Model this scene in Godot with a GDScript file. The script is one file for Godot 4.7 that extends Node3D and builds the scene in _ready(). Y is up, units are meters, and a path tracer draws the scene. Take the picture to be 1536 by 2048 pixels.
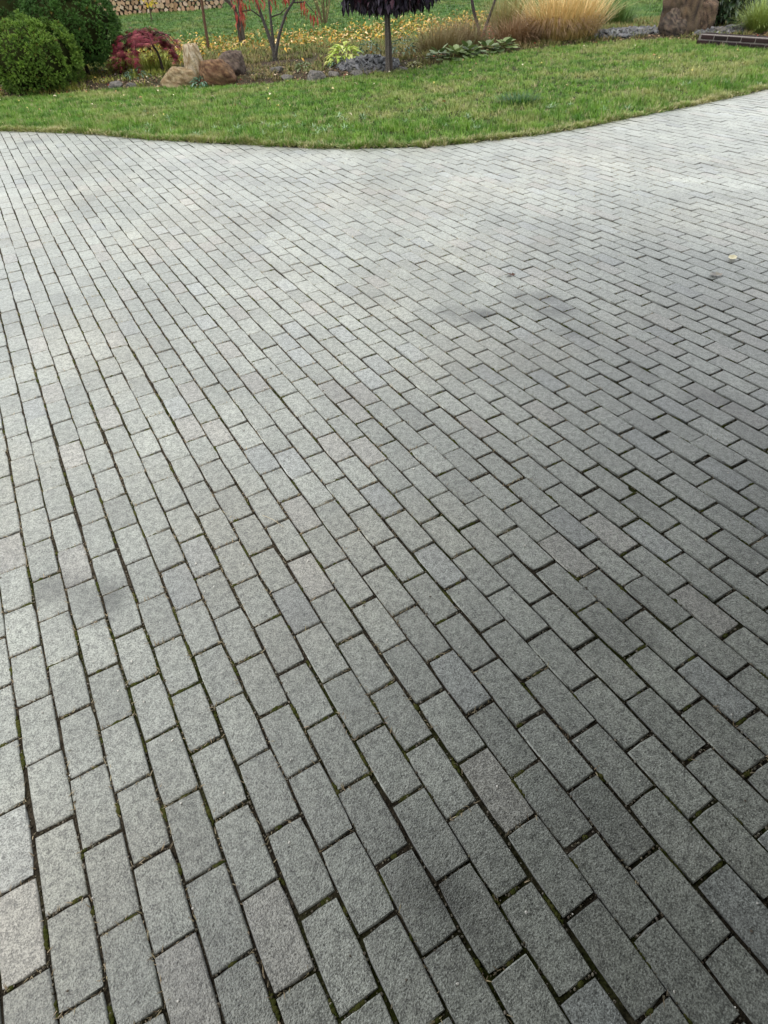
extends Node3D

# ---------------------------------------------------------------- paving grid (course direction, origin on the ground)
const GRID_O := Vector2(-2.4965, -3.5672)
const GRID_U := Vector2(0.88687, -0.46202)
const GRID_V := Vector2(0.46202, 0.88687)
const PITCH_U := 0.0999
const PITCH_V := 0.2

var rng := RandomNumberGenerator.new()
var n_low := FastNoiseLite.new()
var n_mid := FastNoiseLite.new()
var n_hi := FastNoiseLite.new()
var edge_x := PackedFloat32Array([-12.0, -6.2, -4.75, -3.98, -3.46, -2.46, -1.83, -1.18, -0.65, -0.11, 0.42, 0.94, 1.27, 1.89, 2.45, 3.19, 3.85, 4.46, 5.18, 8.0, 14.0])
var edge_z := PackedFloat32Array([-11.4, -9.95, -9.42, -9.14, -8.90, -8.30, -7.98, -7.69, -7.43, -7.24, -7.15, -7.13, -7.18, -7.30, -7.49, -7.86, -8.16, -8.48, -8.87, -10.5, -13.8])
var bed_x := PackedFloat32Array([-12.0, -5.77, -4.93, -4.11, -3.1, -2.25, -1.59, -0.56, -0.09, 0.48, 1.24, 2.21, 2.69, 3.09, 3.86, 5.0, 5.68, 6.1, 6.45, 8.0, 14.0])
var bed_z := PackedFloat32Array([-12.4, -11.82, -11.74, -11.9, -11.88, -11.66, -11.5, -11.52, -11.67, -11.78, -12.14, -13.0, -13.16, -13.37, -13.54, -13.67, -13.5, -13.2, -12.6, -12.2, -15.0])
var used := {}
var white_mats := {}


func _ready() -> void:
	rng.seed = 20240611
	n_low.seed = 3; n_low.frequency = 0.35; n_low.fractal_octaves = 3
	n_mid.seed = 11; n_mid.frequency = 1.6; n_mid.fractal_octaves = 3
	n_hi.seed = 23; n_hi.frequency = 9.0; n_hi.fractal_octaves = 2
	# ------------------------------------------------------------ camera
	var cam := Camera3D.new()
	cam.name = "camera"
	cam.transform = Transform3D(Basis(Vector3(0.997833, -0.047565, 0.045461), Vector3(0.065796, 0.721345, -0.689443), Vector3(0.0, 0.690941, 0.722912)), Vector3(0, 1.561, 0))
	cam.fov = 81.47
	cam.near = 0.05
	cam.far = 400.0
	add_child(cam)
	cam.current = true
	# ------------------------------------------------------------ sky, sun, exposure
	var env := Environment.new()
	env.background_mode = Environment.BG_SKY
	var sm := ProceduralSkyMaterial.new()
	sm.sky_top_color = Color(0.93, 0.945, 0.95)
	sm.sky_horizon_color = Color(0.968, 0.982, 1.0)
	sm.sky_curve = 0.3
	sm.sky_energy_multiplier = 0.9
	sm.ground_bottom_color = Color(0.3, 0.32, 0.28)
	sm.ground_horizon_color = Color(0.6, 0.62, 0.6)
	sm.sun_angle_max = 1.0
	var sky := Sky.new()
	sky.sky_material = sm
	env.sky = sky
	env.tonemap_mode = Environment.TONE_MAPPER_LINEAR
	env.tonemap_exposure = 2.75
	env.sdfgi_enabled = true
	env.ssao_enabled = true
	env.ssil_enabled = true
	var we := WorldEnvironment.new()
	we.name = "environment"
	we.environment = env
	add_child(we)
	var sun := DirectionalLight3D.new()
	sun.name = "sun"
	sun.light_energy = 0.4
	sun.light_angular_distance = 40.0
	sun.light_color = Color(1.0, 0.985, 0.965)
	sun.shadow_enabled = true
	add_child(sun)
	sun.look_at_from_position(Vector3(-2.9, 10.0, 3.0), Vector3.ZERO)

	build_shade_blocker()
	build_ground()
	build_driveway()
	build_lawn()
	build_bed_cover()
	build_shrubs()
	build_rocks()
	build_trees()
	build_grasses()
	build_plants()
	build_woodpile()
	build_small()


# ================================================================ helpers
func numbered(called: String) -> String:
	var n: int = used.get(called, 0)
	used[called] = n + 1
	return called if n == 0 else "%s_%03d" % [called, n]


func tag(o: Node, label: String, category: String, group := "", kind := "") -> void:
	if label: o.set_meta("label", label)
	if category: o.set_meta("category", category)
	if group: o.set_meta("group", group)
	if kind: o.set_meta("kind", kind)


func thing(called: String, label: String, category: String, at: Vector3, group := "") -> Node3D:
	var o := Node3D.new()
	o.name = numbered(called)
	o.position = at
	add_child(o)
	tag(o, label, category, group)
	return o


func obj(called: String, mesh: Mesh, mat: Material, parent: Node = null) -> MeshInstance3D:
	var o := MeshInstance3D.new()
	o.mesh = mesh
	o.material_override = mat
	if parent == null:
		o.name = numbered(called)
		add_child(o)
	else:
		o.name = called
		parent.add_child(o, true)
	return o


func many(called: String, mesh: Mesh, mat: Material, at: Array, cols: PackedColorArray, parent: Node = null) -> MultiMeshInstance3D:
	var mm := MultiMesh.new()
	mm.transform_format = MultiMesh.TRANSFORM_3D
	mm.use_colors = true
	mm.mesh = mesh
	mm.instance_count = at.size()
	for i in at.size():
		mm.set_instance_transform(i, at[i])
		mm.set_instance_color(i, cols[i])
	var o := MultiMeshInstance3D.new()
	o.multimesh = mm
	o.material_override = mat
	if parent == null:
		o.name = numbered(called)
		add_child(o)
	else:
		o.name = called
		parent.add_child(o, true)
	o.set_meta("kind", "stuff")
	return o


class MB:
	var v := PackedVector3Array()
	var n := PackedVector3Array()
	var c := PackedColorArray()
	var i := PackedInt32Array()

	func p(pos: Vector3, nor: Vector3, col: Color) -> int:
		v.append(pos); n.append(nor); c.append(col)
		return v.size() - 1

	func t(a: int, b: int, d: int) -> void:
		i.append(a); i.append(b); i.append(d)

	func flat(a: Vector3, b: Vector3, d: Vector3, col: Color, outward := Vector3.ZERO) -> void:
		var m := (d - a).cross(b - a).normalized()
		if outward != Vector3.ZERO and m.dot(outward) < 0.0:
			var k := b; b = d; d = k
			m = -m
		t(p(a, m, col), p(b, m, col), p(d, m, col))

	func quad(a: Vector3, b: Vector3, d: Vector3, e: Vector3, col: Color, outward := Vector3.ZERO) -> void:
		flat(a, b, d, col, outward)
		flat(a, d, e, col, outward)

	func box(mid: Vector3, size: Vector3, col: Color, basis := Basis.IDENTITY, bevel := 0.0) -> void:
		var h := size / 2.0
		for ax in 3:
			for s in [-1.0, 1.0]:
				var a := Vector3.ZERO; a[ax] = s
				var b := Vector3.ZERO; b[(ax + 1) % 3] = 1.0
				var d := Vector3.ZERO; d[(ax + 2) % 3] = 1.0
				var o := a * h[ax]
				var bb := b * (h[(ax + 1) % 3] - bevel)
				var dd := d * (h[(ax + 2) % 3] - bevel)
				quad(mid + basis * (o - bb - dd), mid + basis * (o + bb - dd), mid + basis * (o + bb + dd), mid + basis * (o - bb + dd), col, basis * a)
				if bevel > 0.0 and s > 0.0:
					for s1 in [-1.0, 1.0]:
						for s2 in [-1.0, 1.0]:
							# edge strip along axis ax, between faces ax+1 and ax+2
							var e1: Vector3 = b * s1 * h[(ax + 1) % 3] + d * s2 * (h[(ax + 2) % 3] - bevel)
							var e2: Vector3 = b * s1 * (h[(ax + 1) % 3] - bevel) + d * s2 * h[(ax + 2) % 3]
							var l := a * (h[ax] - bevel)
							quad(mid + basis * (e1 - l), mid + basis * (e2 - l), mid + basis * (e2 + l), mid + basis * (e1 + l), col, basis * (b * s1 + d * s2))

	func tube(pts: Array, rad: Array, col: Color, sides := 8, jitter := 0.0, seed := 1.0) -> void:
		var base := v.size()
		for k in pts.size():
			var dir: Vector3 = (pts[mini(k + 1, pts.size() - 1)] - pts[maxi(k - 1, 0)]).normalized()
			var x := dir.cross(Vector3(0.31, 0.2, 0.93)).normalized()
			var y := dir.cross(x).normalized()
			for s in sides:
				var a := TAU * s / sides
				var o := x * cos(a) + y * sin(a)
				var w := 1.0 + jitter * sin(seed * 3.7 + a * 3.0 + k * 1.9)
				var g := 1.0 + 0.25 * sin(seed + s * 2.3 + k * 0.7)
				p(pts[k] + o * rad[k] * w, o, Color(col.r * g, col.g * g, col.b * g))
		for k in pts.size() - 1:
			for s in sides:
				var a := base + k * sides + s
				var b := base + k * sides + (s + 1) % sides
				t(a, a + sides, b)
				t(b, a + sides, b + sides)

	func blade(at: Vector3, lean: Vector3, length: float, width: float, droop: float, col: Color, tip: Color, seg := 3) -> void:
		var side := lean.cross(Vector3.UP)
		side = Vector3(1, 0, 0) if side.length() < 0.01 else side.normalized()
		var prev := -1
		var dir := (Vector3.UP + lean).normalized()
		var pos := at
		for k in seg + 1:
			var f := float(k) / seg
			var w := width * (1.0 - f * f * 0.92) * 0.5
			var nor := dir.cross(side).normalized()
			if nor.y < 0.0: nor = -nor
			var cc := col.lerp(tip, f)
			var a := p(pos - side * w, nor, cc)
			p(pos + side * w, nor, cc)
			if prev >= 0:
				t(prev, prev + 1, a)
				t(prev + 1, a + 1, a)
			prev = a
			pos += dir * length / seg
			dir = (dir + Vector3.DOWN * droop / seg + lean * droop * 0.6 / seg).normalized()

	func mesh() -> ArrayMesh:
		for k in range(0, i.size(), 3):          # front faces run clockwise, seen from the side the normals point to
			var a := i[k]
			var b := i[k + 1]
			var d := i[k + 2]
			if (v[d] - v[a]).cross(v[b] - v[a]).dot(n[a] + n[b] + n[d]) < 0.0:
				i[k + 1] = d
				i[k + 2] = b
		var arr := []
		arr.resize(Mesh.ARRAY_MAX)
		arr[Mesh.ARRAY_VERTEX] = v
		arr[Mesh.ARRAY_NORMAL] = n
		arr[Mesh.ARRAY_COLOR] = c
		arr[Mesh.ARRAY_INDEX] = i
		var m := ArrayMesh.new()
		m.add_surface_from_arrays(Mesh.PRIMITIVE_TRIANGLES, arr)
		return m


func vmat(rough := 0.8, spec := 0.4, back := Color.BLACK) -> StandardMaterial3D:
	var key := "%s %s %s" % [rough, spec, back]
	if not white_mats.has(key):
		var m := StandardMaterial3D.new()
		m.vertex_color_use_as_albedo = true
		m.roughness = rough
		m.metallic_specular = spec
		m.cull_mode = BaseMaterial3D.CULL_DISABLED
		if back != Color.BLACK:
			m.backlight_enabled = true
			m.backlight = back
		white_mats[key] = m
	return white_mats[key]


func curve(xs: PackedFloat32Array, zs: PackedFloat32Array, x: float) -> float:
	if x <= xs[0]: return zs[0]
	for k in range(1, xs.size()):
		if x <= xs[k]:
			return lerpf(zs[k - 1], zs[k], (x - xs[k - 1]) / (xs[k] - xs[k - 1]))
	return zs[-1]


func edge_at(x: float) -> float: return curve(edge_x, edge_z, x)
func bed_at(x: float) -> float: return curve(bed_x, bed_z, x)
func back_at(x: float) -> float: return -15.6 - 0.05 * x + 0.35 * sin(x * 0.9)


func height(x: float, z: float) -> float:
	var e := edge_at(x)
	var b := bed_at(x)
	if z > e: return 0.0
	var bump := n_mid.get_noise_2d(x, z) * 0.012
	if z > b:
		return 0.012 + 0.02 * smoothstep(0.0, 1.0, (e - z)) + bump
	var h := 0.03 + 0.05 * smoothstep(0.0, 0.6, b - z) + bump
	return lerpf(h, 0.03 + bump, smoothstep(0.0, 1.5, back_at(x) + 0.5 - z))


func on(x: float, z: float, up := 0.0) -> Vector3:
	return Vector3(x, height(x, z) + up, z)


func soft_noise(size: int, r: RandomNumberGenerator, rad: int) -> PackedFloat32Array:
	# white noise smeared over 2 rad + 1 pixels both ways, wrapped, about -1 .. 1
	var a := PackedFloat32Array()
	a.resize(size * size)
	for k in size * size: a[k] = r.randf() - 0.5
	var b := PackedFloat32Array()
	b.resize(size * size)
	for turn in 2:
		for y in size:
			var sum := 0.0
			var row := y * size
			for k in range(-rad, rad + 1): sum += a[row + posmod(k, size)]
			for x in size:
				b[x * size + y] = sum            # written turned, so the second pass goes down the columns
				sum += a[row + (x + rad + 1) % size] - a[row + (x - rad + size) % size]
		var c := a
		a = b
		b = c
	var w := 1.7 / (2 * rad + 1)
	for k in size * size: a[k] *= w
	return a


func grain_image(size: int, seed: int, amount: float, mean: float, fine := 0.5) -> Image:
	var b := FastNoiseLite.new()
	b.seed = seed + 7; b.noise_type = FastNoiseLite.TYPE_SIMPLEX; b.frequency = 0.02; b.fractal_octaves = 4
	var db := b.get_seamless_image(size, size).get_data()
	var r := RandomNumberGenerator.new()
	r.seed = seed
	var s1 := soft_noise(size, r, 1)
	var s3 := soft_noise(size, r, 2)
	var out := PackedByteArray()
	out.resize(size * size)
	for k in size * size:
		var w := (db[k] / 255.0 - 0.5) * 0.5 + s1[k] * 0.46 * fine + s3[k] * 0.34 * fine
		if s3[k] > 1.05: w += 0.30 * fine
		elif s3[k] < -1.15: w -= 0.30 * fine
		out[k] = clampi(int((mean + w * amount) * 255.0), 0, 255)
	return Image.create_from_data(size, size, false, Image.FORMAT_L8, out)


func tex(im: Image) -> ImageTexture:
	im.convert(Image.FORMAT_RGB8)
	return ImageTexture.create_from_image(im)


func tri_mat(scale: float, albedo: Texture2D, bump: Texture2D, bump_cm: float, rough: float, spec: float) -> StandardMaterial3D:
	var m := StandardMaterial3D.new()
	m.vertex_color_use_as_albedo = true
	m.albedo_texture = albedo
	m.roughness = rough
	m.metallic_specular = spec
	m.uv1_triplanar = true
	m.uv1_world_triplanar = true
	m.uv1_scale = Vector3.ONE * scale
	if bump:
		m.heightmap_enabled = true
		m.heightmap_texture = bump
		m.heightmap_scale = bump_cm
	return m


func mixc(a: Color, b: Color, f: float) -> Color:
	return a.lerp(b, clampf(f, 0.0, 1.0))


func vary(c: Color, amount: float) -> Color:
	var g := 1.0 + rng.randf_range(-amount, amount)
	return Color(c.r * g * (1.0 + rng.randf_range(-0.06, 0.06)), c.g * g, c.b * g * (1.0 + rng.randf_range(-0.08, 0.08)))


func rnd_basis() -> Basis:
	return Basis.from_euler(Vector3(rng.randf() * TAU, rng.randf() * TAU, rng.randf() * TAU))


func leaf_mesh(l: float, w: float, fold := 0.15, sink := 0.12) -> ArrayMesh:
	# a pointed leaf lying along +z, folded along its midrib and bent down at the tip
	var m := MB.new()
	var k := Color.WHITE
	var a := Vector3.ZERO
	var b := Vector3(0, -sink * l * 0.25, l * 0.5)
	var t := Vector3(0, -sink * l, l)
	for s in [-1.0, 1.0]:
		var e := Vector3(s * w * 0.5, fold * w, l * 0.42)
		m.flat(a, b, e, k, Vector3.UP)
		m.flat(b, t, e, k, Vector3.UP)
	return m.mesh()


# ================================================================ unseen wall and roof, added to keep the sky off the right of the paving
func build_shade_blocker() -> void:
	var d := Vector3(0.457, 0, -0.889)
	var nn := Vector3(0.889, 0, 0.457)
	var h := thing("shade_blocker", "unseen upright and overhanging slab added to shade the right side of the driveway", "shade_blocker", nn * 1.35)
	var basis := Basis(nn, Vector3.UP, -d)
	var mid := d * -0.5
	var render_m := vmat(0.9, 0.3)
	var w := MB.new()
	w.box(mid + nn * 0.15 + Vector3(0, 1.18, 0), Vector3(0.3, 2.36, 9.0), Color(0.30, 0.29, 0.27), basis)
	obj("blocker_wall", w.mesh(), render_m, h)
	var r := MB.new()
	r.box(mid + nn * -0.33 + Vector3(0, 2.44, 0), Vector3(4.26, 0.14, 9.4), Color(0.28, 0.26, 0.23), basis, 0.01)
	obj("blocker_roof", r.mesh(), render_m, h)


# ================================================================ ground sheets
func strip(x0: float, x1: float, step: float, za: Callable, zb: Callable, rows: int, lift: float, col: Callable) -> ArrayMesh:
	var m := MB.new()
	var nx := int(ceil((x1 - x0) / step))
	for ix in nx + 1:
		var x := x0 + (x1 - x0) * ix / nx
		var a: float = za.call(x)
		var b: float = zb.call(x)
		for r in rows + 1:
			var z := lerpf(a, b, float(r) / rows)
			var e := 0.05
			var y := height(x, z) + lift
			var nor := Vector3(height(x - e, z) - height(x + e, z), 2 * e, height(x, z - e) - height(x, z + e)).normalized()
			m.p(Vector3(x, y, z), nor, col.call(x, z))
	for ix in nx:
		for r in rows:
			var q := ix * (rows + 1) + r
			m.t(q, q + 1, q + rows + 1)
			m.t(q + 1, q + rows + 2, q + rows + 1)
	return m.mesh()


func build_ground() -> void:
	var soil := tri_mat(1.3, tex(grain_image(512, 5, 0.55, 0.72)), tex(grain_image(512, 6, 0.8, 0.5)), 1.2, 0.95, 0.25)
	var g := MB.new()
	g.quad(Vector3(-150, -0.06, 60), Vector3(150, -0.06, 60), Vector3(150, -0.06, -200), Vector3(-150, -0.06, -200), Color(0.06, 0.07, 0.035), Vector3.UP)
	var o := obj("ground", g.mesh(), soil)
	o.set_meta("kind", "structure")
	o = obj("lawn", strip(-12, 14, 0.2, edge_at, func(x): return bed_at(x) - 0.03, 26, 0.0, func(x, z):
		return mixc(Color(0.035, 0.055, 0.016), Color(0.10, 0.09, 0.045), n_mid.get_noise_2d(x * 1.2, z * 1.2) * 0.8 + 0.25)), soil)
	o.set_meta("kind", "structure")
	o = obj("flower_bed", strip(-12, 14, 0.15, bed_at, func(x): return back_at(x) - 0.05, 30, 0.004, func(x, z):
		var c := mixc(Color(0.075, 0.05, 0.034), Color(0.13, 0.10, 0.07), n_mid.get_noise_2d(x * 2.0, z * 2.0) + 0.4)
		return mixc(c, Color(0.07, 0.075, 0.03), n_low.get_noise_2d(x * 2.0, z * 2.0 + 9.0) * 1.2 + 0.15)), soil)
	o.set_meta("kind", "structure")
	o = obj("back_lawn", strip(-40, 40, 0.5, back_at, func(_x): return -70.0, 60, 0.0, func(x, z):
		return mixc(Color(0.045, 0.085, 0.02), Color(0.08, 0.10, 0.035), n_low.get_noise_2d(x, z) + 0.3)), soil)
	o.set_meta("kind", "structure")


# ================================================================ the paved driveway
func stain_and_shade(x: float, z: float, soak := 1.0) -> Color:
	# dirt, tyre and oil marks, dark patches, pale bloom and broad painted shade at right (multiplies the stone colour)
	var k := 1.0
	var marks := [[0.59, -3.19, 0.12, 0.07, 0.42], [0.46, -3.29, 0.10, 0.05, 0.6], [0.97, -3.37, 0.14, 0.07, 0.46], [1.06, -3.20, 0.11, 0.06, 0.55], [1.10, -2.97, 0.12, 0.06, 0.55], [1.9, -2.6, 0.8, 0.8, 0.82], [1.5, -2.2, 0.13, 0.08, 0.7], [-1.16, -1.36, 0.085, 0.07, 0.5], [-0.98, -1.30, 0.085, 0.08, 0.55], [-0.92, -0.92, 0.2, 0.12, 0.86],  # the broad round entry is shade painted over the right side
		[0.02, -0.43, 0.06, 0.08, 0.72], [0.07, -0.36, 0.05, 0.05, 0.7], [0.13, -0.28, 0.12, 0.09, 0.82], [0.72, -1.02, 0.09, 0.07, 0.62], [0.58, -1.14, 0.12, 0.06, 0.80], [2.95, -5.7, 0.5, 0.16, 0.8], [3.1, -4.95, 0.5, 0.2, 0.84], [-4.1, -8.6, 0.16, 0.07, 0.55], [1.6, -1.9, 0.3, 0.3, 0.9], [0.97, -1.62, 0.09, 0.07, 0.75], [0.5, -0.35, 0.3, 0.2, 0.85]]  # the first patches darken the stones just ahead of the camera
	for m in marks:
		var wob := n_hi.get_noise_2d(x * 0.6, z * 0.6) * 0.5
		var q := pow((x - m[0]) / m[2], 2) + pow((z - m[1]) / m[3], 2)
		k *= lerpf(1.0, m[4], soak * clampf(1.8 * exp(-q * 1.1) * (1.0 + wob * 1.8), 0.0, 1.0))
	var c := Color(k, k, k)
	# pale bloom line where water dries
	var a := Vector2(1.95, -6.35)
	var b := Vector2(3.6, -4.55)
	var f := clampf((Vector2(x, z) - a).dot(b - a) / (b - a).length_squared(), 0.0, 1.0)
	var dist := Vector2(x, z).distance_to(a.lerp(b, f))
	var bloom := exp(-pow(dist / 0.11, 2)) * (0.9 - 0.5 * f) * (0.7 + n_hi.get_noise_2d(x * 0.4, z * 0.4))
	c = c.lerp(Color(1.4, 1.4, 1.42), clampf(bloom * 0.7, 0.0, 0.8))
	var t := n_low.get_noise_2d(x * 2.3 + 40.0, z * 2.3)
	t += 0.5 * n_mid.get_noise_2d(x * 1.4, z * 1.4)
	var br := clampf(n_low.get_noise_2d(x * 1.7 - 30.0, z * 1.7 + 12.0) * 1.6, 0.0, 0.6)
	return c * Color(1.0 + 0.26 * t, 1.0 + 0.25 * t - 0.05 * br, 1.0 + 0.235 * t - 0.10 * br)


func paver_shape(m: MB, o: Vector3, hu: float, hv: float, mid: Vector2, turn: float, tilt: Vector2, lift: float, tone: Color, r: RandomNumberGenerator) -> void:
	# mid in world x,z; u and v are the stone's own axes
	var uu := GRID_U.rotated(turn)
	var vv := GRID_V.rotated(turn)
	var nu := 2
	var nv := 4
	var soak := r.randf_range(0.5, 1.35)
	var bev := 0.0040
	var nor_t := (Vector3.UP - Vector3(uu.x, 0, uu.y) * tilt.x - Vector3(vv.x, 0, vv.y) * tilt.y).normalized()
	var idx := []
	for a in nu + 1:
		for b in nv + 1:
			var lu := (float(a) / nu * 2.0 - 1.0)
			var lv := (float(b) / nv * 2.0 - 1.0)
			var pu := lu * (hu - bev)
			var pv := lv * (hv - bev)
			var w := mid + uu * pu + vv * pv
			var y := lift + tilt.x * pu + tilt.y * pv
			idx.append(m.p(Vector3(w.x, y, w.y) - o, nor_t, tone * stain_and_shade(w.x, w.y, soak)))
	for a in nu:
		for b in nv:
			var q: int = idx[a * (nv + 1) + b]
			m.t(q, q + nv + 1, q + 1)
			m.t(q + 1, q + nv + 1, q + nv + 2)
	# worn arris and side faces
	var ring := []
	for a in range(0, nu): ring.append(Vector2i(a, 0))
	for b in range(0, nv): ring.append(Vector2i(nu, b))
	for a in range(nu, 0, -1): ring.append(Vector2i(a, nv))
	for b in range(nv, 0, -1): ring.append(Vector2i(0, b))
	var first := m.v.size()
	var run_from := r.randi_range(0, 11) if r.randf() < 0.65 else -1
	var run_len := r.randi_range(2, 4)
	var at_k := -1
	for k in ring:
		at_k += 1
		var lu: float = float(k.x) / nu * 2.0 - 1.0
		var lv: float = float(k.y) / nv * 2.0 - 1.0
		var corner := absf(lu) > 0.99 and absf(lv) > 0.99
		var out2 := Vector2(lu if absf(lu) > 0.99 else 0.0, lv if absf(lv) > 0.99 else 0.0).normalized()
		var chip := r.randf_range(-0.0013, 0.0008) - ((r.randf_range(0.001, 0.0035) if r.randf() < 0.8 else 0.006) if corner else 0.0)
		var pu := lu * hu + out2.x * chip
		var pv := lv * hv + out2.y * chip
		var w := mid + uu * pu + vv * pv
		var y := lift + tilt.x * pu + tilt.y * pv - bev * r.randf_range(0.8, 1.5)
		var side := Vector3(uu.x * out2.x + vv.x * out2.y, 0, uu.y * out2.x + vv.y * out2.y)
		var dirt := n_hi.get_noise_2d(w.x * 0.9 + 7.0, w.y * 0.9) * 0.5 + 0.5
		var worn := lerpf(0.25, 0.80, clampf(dirt * 1.2 - 0.1, 0.0, 1.0)) + (r.randf_range(0.8, 1.6) if run_from >= 0 and posmod(at_k - run_from, 12) < run_len else 0.0)
		var col := tone * stain_and_shade(w.x, w.y, soak) * Color(worn, worn, worn)
		m.p(Vector3(w.x, y, w.y) - o, (side * 0.8 + Vector3.UP * 0.6).normalized(), col)
		m.p(Vector3(w.x, -0.045, w.y) - o, side, Color(0.046, 0.043, 0.032))
	var cnt := ring.size()
	for k in cnt:
		var k2 := (k + 1) % cnt
		var ia: int = idx[ring[k].x * (nv + 1) + ring[k].y]
		var ib: int = idx[ring[k2].x * (nv + 1) + ring[k2].y]
		var oa := first + k * 2
		var ob := first + k2 * 2
		m.t(ia, ib, oa); m.t(ib, ob, oa)
		m.t(oa, ob, oa + 1); m.t(ob, ob + 1, oa + 1)


func cut_shape(m: MB, poly: PackedVector2Array, lift: float, tone: Color) -> void:
	if Geometry2D.is_polygon_clockwise(poly):
		poly.reverse()
	var first := m.v.size()
	for q in poly:
		m.p(Vector3(q.x, lift, q.y), Vector3.UP, tone * stain_and_shade(q.x, q.y))
	for k in range(1, poly.size() - 1):
		m.t(first, first + k, first + k + 1)
	for k in poly.size():
		var a := poly[k]
		var b := poly[(k + 1) % poly.size()]
		m.quad(Vector3(a.x, lift, a.y), Vector3(b.x, lift, b.y), Vector3(b.x, -0.045, b.y), Vector3(a.x, -0.045, a.y), tone * Color(0.6, 0.6, 0.55))


func build_driveway() -> void:
	var root := Node3D.new()
	root.name = "driveway"
	root.set_meta("kind", "structure")
	add_child(root)
	var grain := tex(grain_image(1024, 31, 0.50, 0.81, 0.95))
	var relief := tex(grain_image(1024, 32, 0.9, 0.5, 0.9))
	var stone := tri_mat(1.25, grain, relief, 0.12, 0.40, 0.62)
	# the area that is paved
	var area := PackedVector2Array([Vector2(-2.6, 1.2), Vector2(-7.4, -10.4)])
	var x := -7.2
	while x <= 8.2:
		area.append(Vector2(x, edge_at(x) + 0.012))
		x += 0.1
	area.append(Vector2(8.2, -9.5)); area.append(Vector2(3.0, 1.2))
	# filling under and between the stones
	var fill := MB.new()
	var step := 0.08
	var ix0 := int(-8.0 / step); var ix1 := int(9.0 / step)
	var iz0 := int(-11.5 / step); var iz1 := int(1.6 / step)
	for iz in range(iz0, iz1 + 1):
		for ix in range(ix0, ix1 + 1):
			var px := ix * step
			var pz := iz * step
			var moss := smoothstep(0.05, 0.5, n_mid.get_noise_2d(px * 1.3, pz * 1.3) + 0.25 * n_low.get_noise_2d(px, pz))
			var c := Color(0.072, 0.062, 0.046).lerp(Color(0.048, 0.058, 0.014), moss)
			fill.p(Vector3(px, -0.0068 + n_mid.get_noise_2d(px * 3.0, pz * 3.0) * 0.005, pz), Vector3.UP, c)
	var wd := ix1 - ix0 + 1
	for iz in iz1 - iz0:
		for ix in ix1 - ix0:
			var q := iz * wd + ix
			fill.t(q, q + 1, q + wd)
			fill.t(q + 1, q + wd + 1, q + wd)
	var f := obj("joint_filling", fill.mesh(), tri_mat(2.0, tex(grain_image(512, 41, 0.7, 0.7)), null, 0.0, 1.0, 0.15), root)
	f.set_meta("label", "dark earth and moss in the joints between the pavers")
	# the stones
	var stones := []
	var corners := [Vector2(-2.6, 1.2), Vector2(-7.4, -10.8), Vector2(8.2, -10.8), Vector2(3.0, 1.2)]
	var u0 := 1e9; var u1 := -1e9; var v0 := 1e9; var v1 := -1e9
	for c in corners:
		var rel: Vector2 = c - GRID_O
		u0 = minf(u0, rel.dot(GRID_U) / PITCH_U); u1 = maxf(u1, rel.dot(GRID_U) / PITCH_U)
		v0 = minf(v0, rel.dot(GRID_V) / PITCH_V); v1 = maxf(v1, rel.dot(GRID_V) / PITCH_V)
	var r := RandomNumberGenerator.new()
	var rest := MB.new()
	var basis_y := Vector3.UP
	for iu in range(int(floor(u0)), int(ceil(u1)) + 1):
		for iv in range(int(floor(v0)), int(ceil(v1)) + 1):
			var uc := (iu + 0.5) * PITCH_U
			var vc := (iv + 0.5 + (0.5 if posmod(iu, 2) == 1 else 0.0)) * PITCH_V
			var mid := GRID_O + GRID_U * uc + GRID_V * vc
			if not Geometry2D.is_point_in_polygon(mid, area):
				if edge_at(mid.x) - mid.y > 0.14 or edge_at(mid.x) - mid.y < -0.01 or mid.x < -7.0 or mid.x > 8.0:
					continue
			r.seed = hash(Vector2i(iu, iv)) + 77
			var lu := (n_low.get_noise_2d(iu * 3.1, vc * 1.6) * 0.004 + r.randfn(0.0, 0.0011))
			var lv := clampf(r.randfn(0.0, 0.0014), -0.0022, 0.0022)
			mid += GRID_U * lu + GRID_V * lv
			var hu := 0.0470 + r.randfn(0.0, 0.0006)
			var hv := 0.0974 + r.randfn(0.0, 0.0007)
			var g := 0.34 * (1.0 + clampf(r.randfn(-0.01, 0.07), -0.2, 0.13))
			var tone := Color(g * 0.945, g, g * 0.905)
			var kind := r.randf()
			if kind < 0.07: tone = Color(g * 0.985, g * 0.985, g * 0.90)
			elif kind < 0.13: tone = Color(g * 0.93, g * 0.99, g * 0.95)
			var lift := 0.0 + n_mid.get_noise_2d(mid.x * 0.6, mid.y * 0.6) * 0.003 + r.randfn(0.0, 0.0014)
			var tilt := Vector2(r.randfn(0.0, 0.012), r.randfn(0.0, 0.006))
			var turn := r.randfn(0.0, 0.004)
			if edge_at(mid.x) - mid.y > -0.16:
				var rect := PackedVector2Array()
				for s in [Vector2(-1, -1), Vector2(1, -1), Vector2(1, 1), Vector2(-1, 1)]:
					rect.append(mid + GRID_U * s.x * hu + GRID_V * s.y * hv)
				for piece in Geometry2D.intersect_polygons(rect, area):
					if piece.size() >= 3:
						cut_shape(rest, piece, lift, tone)
				continue
			stones.append([mid.distance_to(Vector2(0, 0.25)), mid, hu, hv, turn, tilt, lift, tone, hash(Vector2i(iu, iv))])
	# nearest stones that the photograph shows are pieces of their own
	var near := []
	for s in stones:
		if in_view(s[1]): near.append(s)
	near.sort_custom(func(a, b): return a[0] < b[0])
	var own := {}
	for k in mini(300, near.size()): own[near[k]] = true
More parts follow.
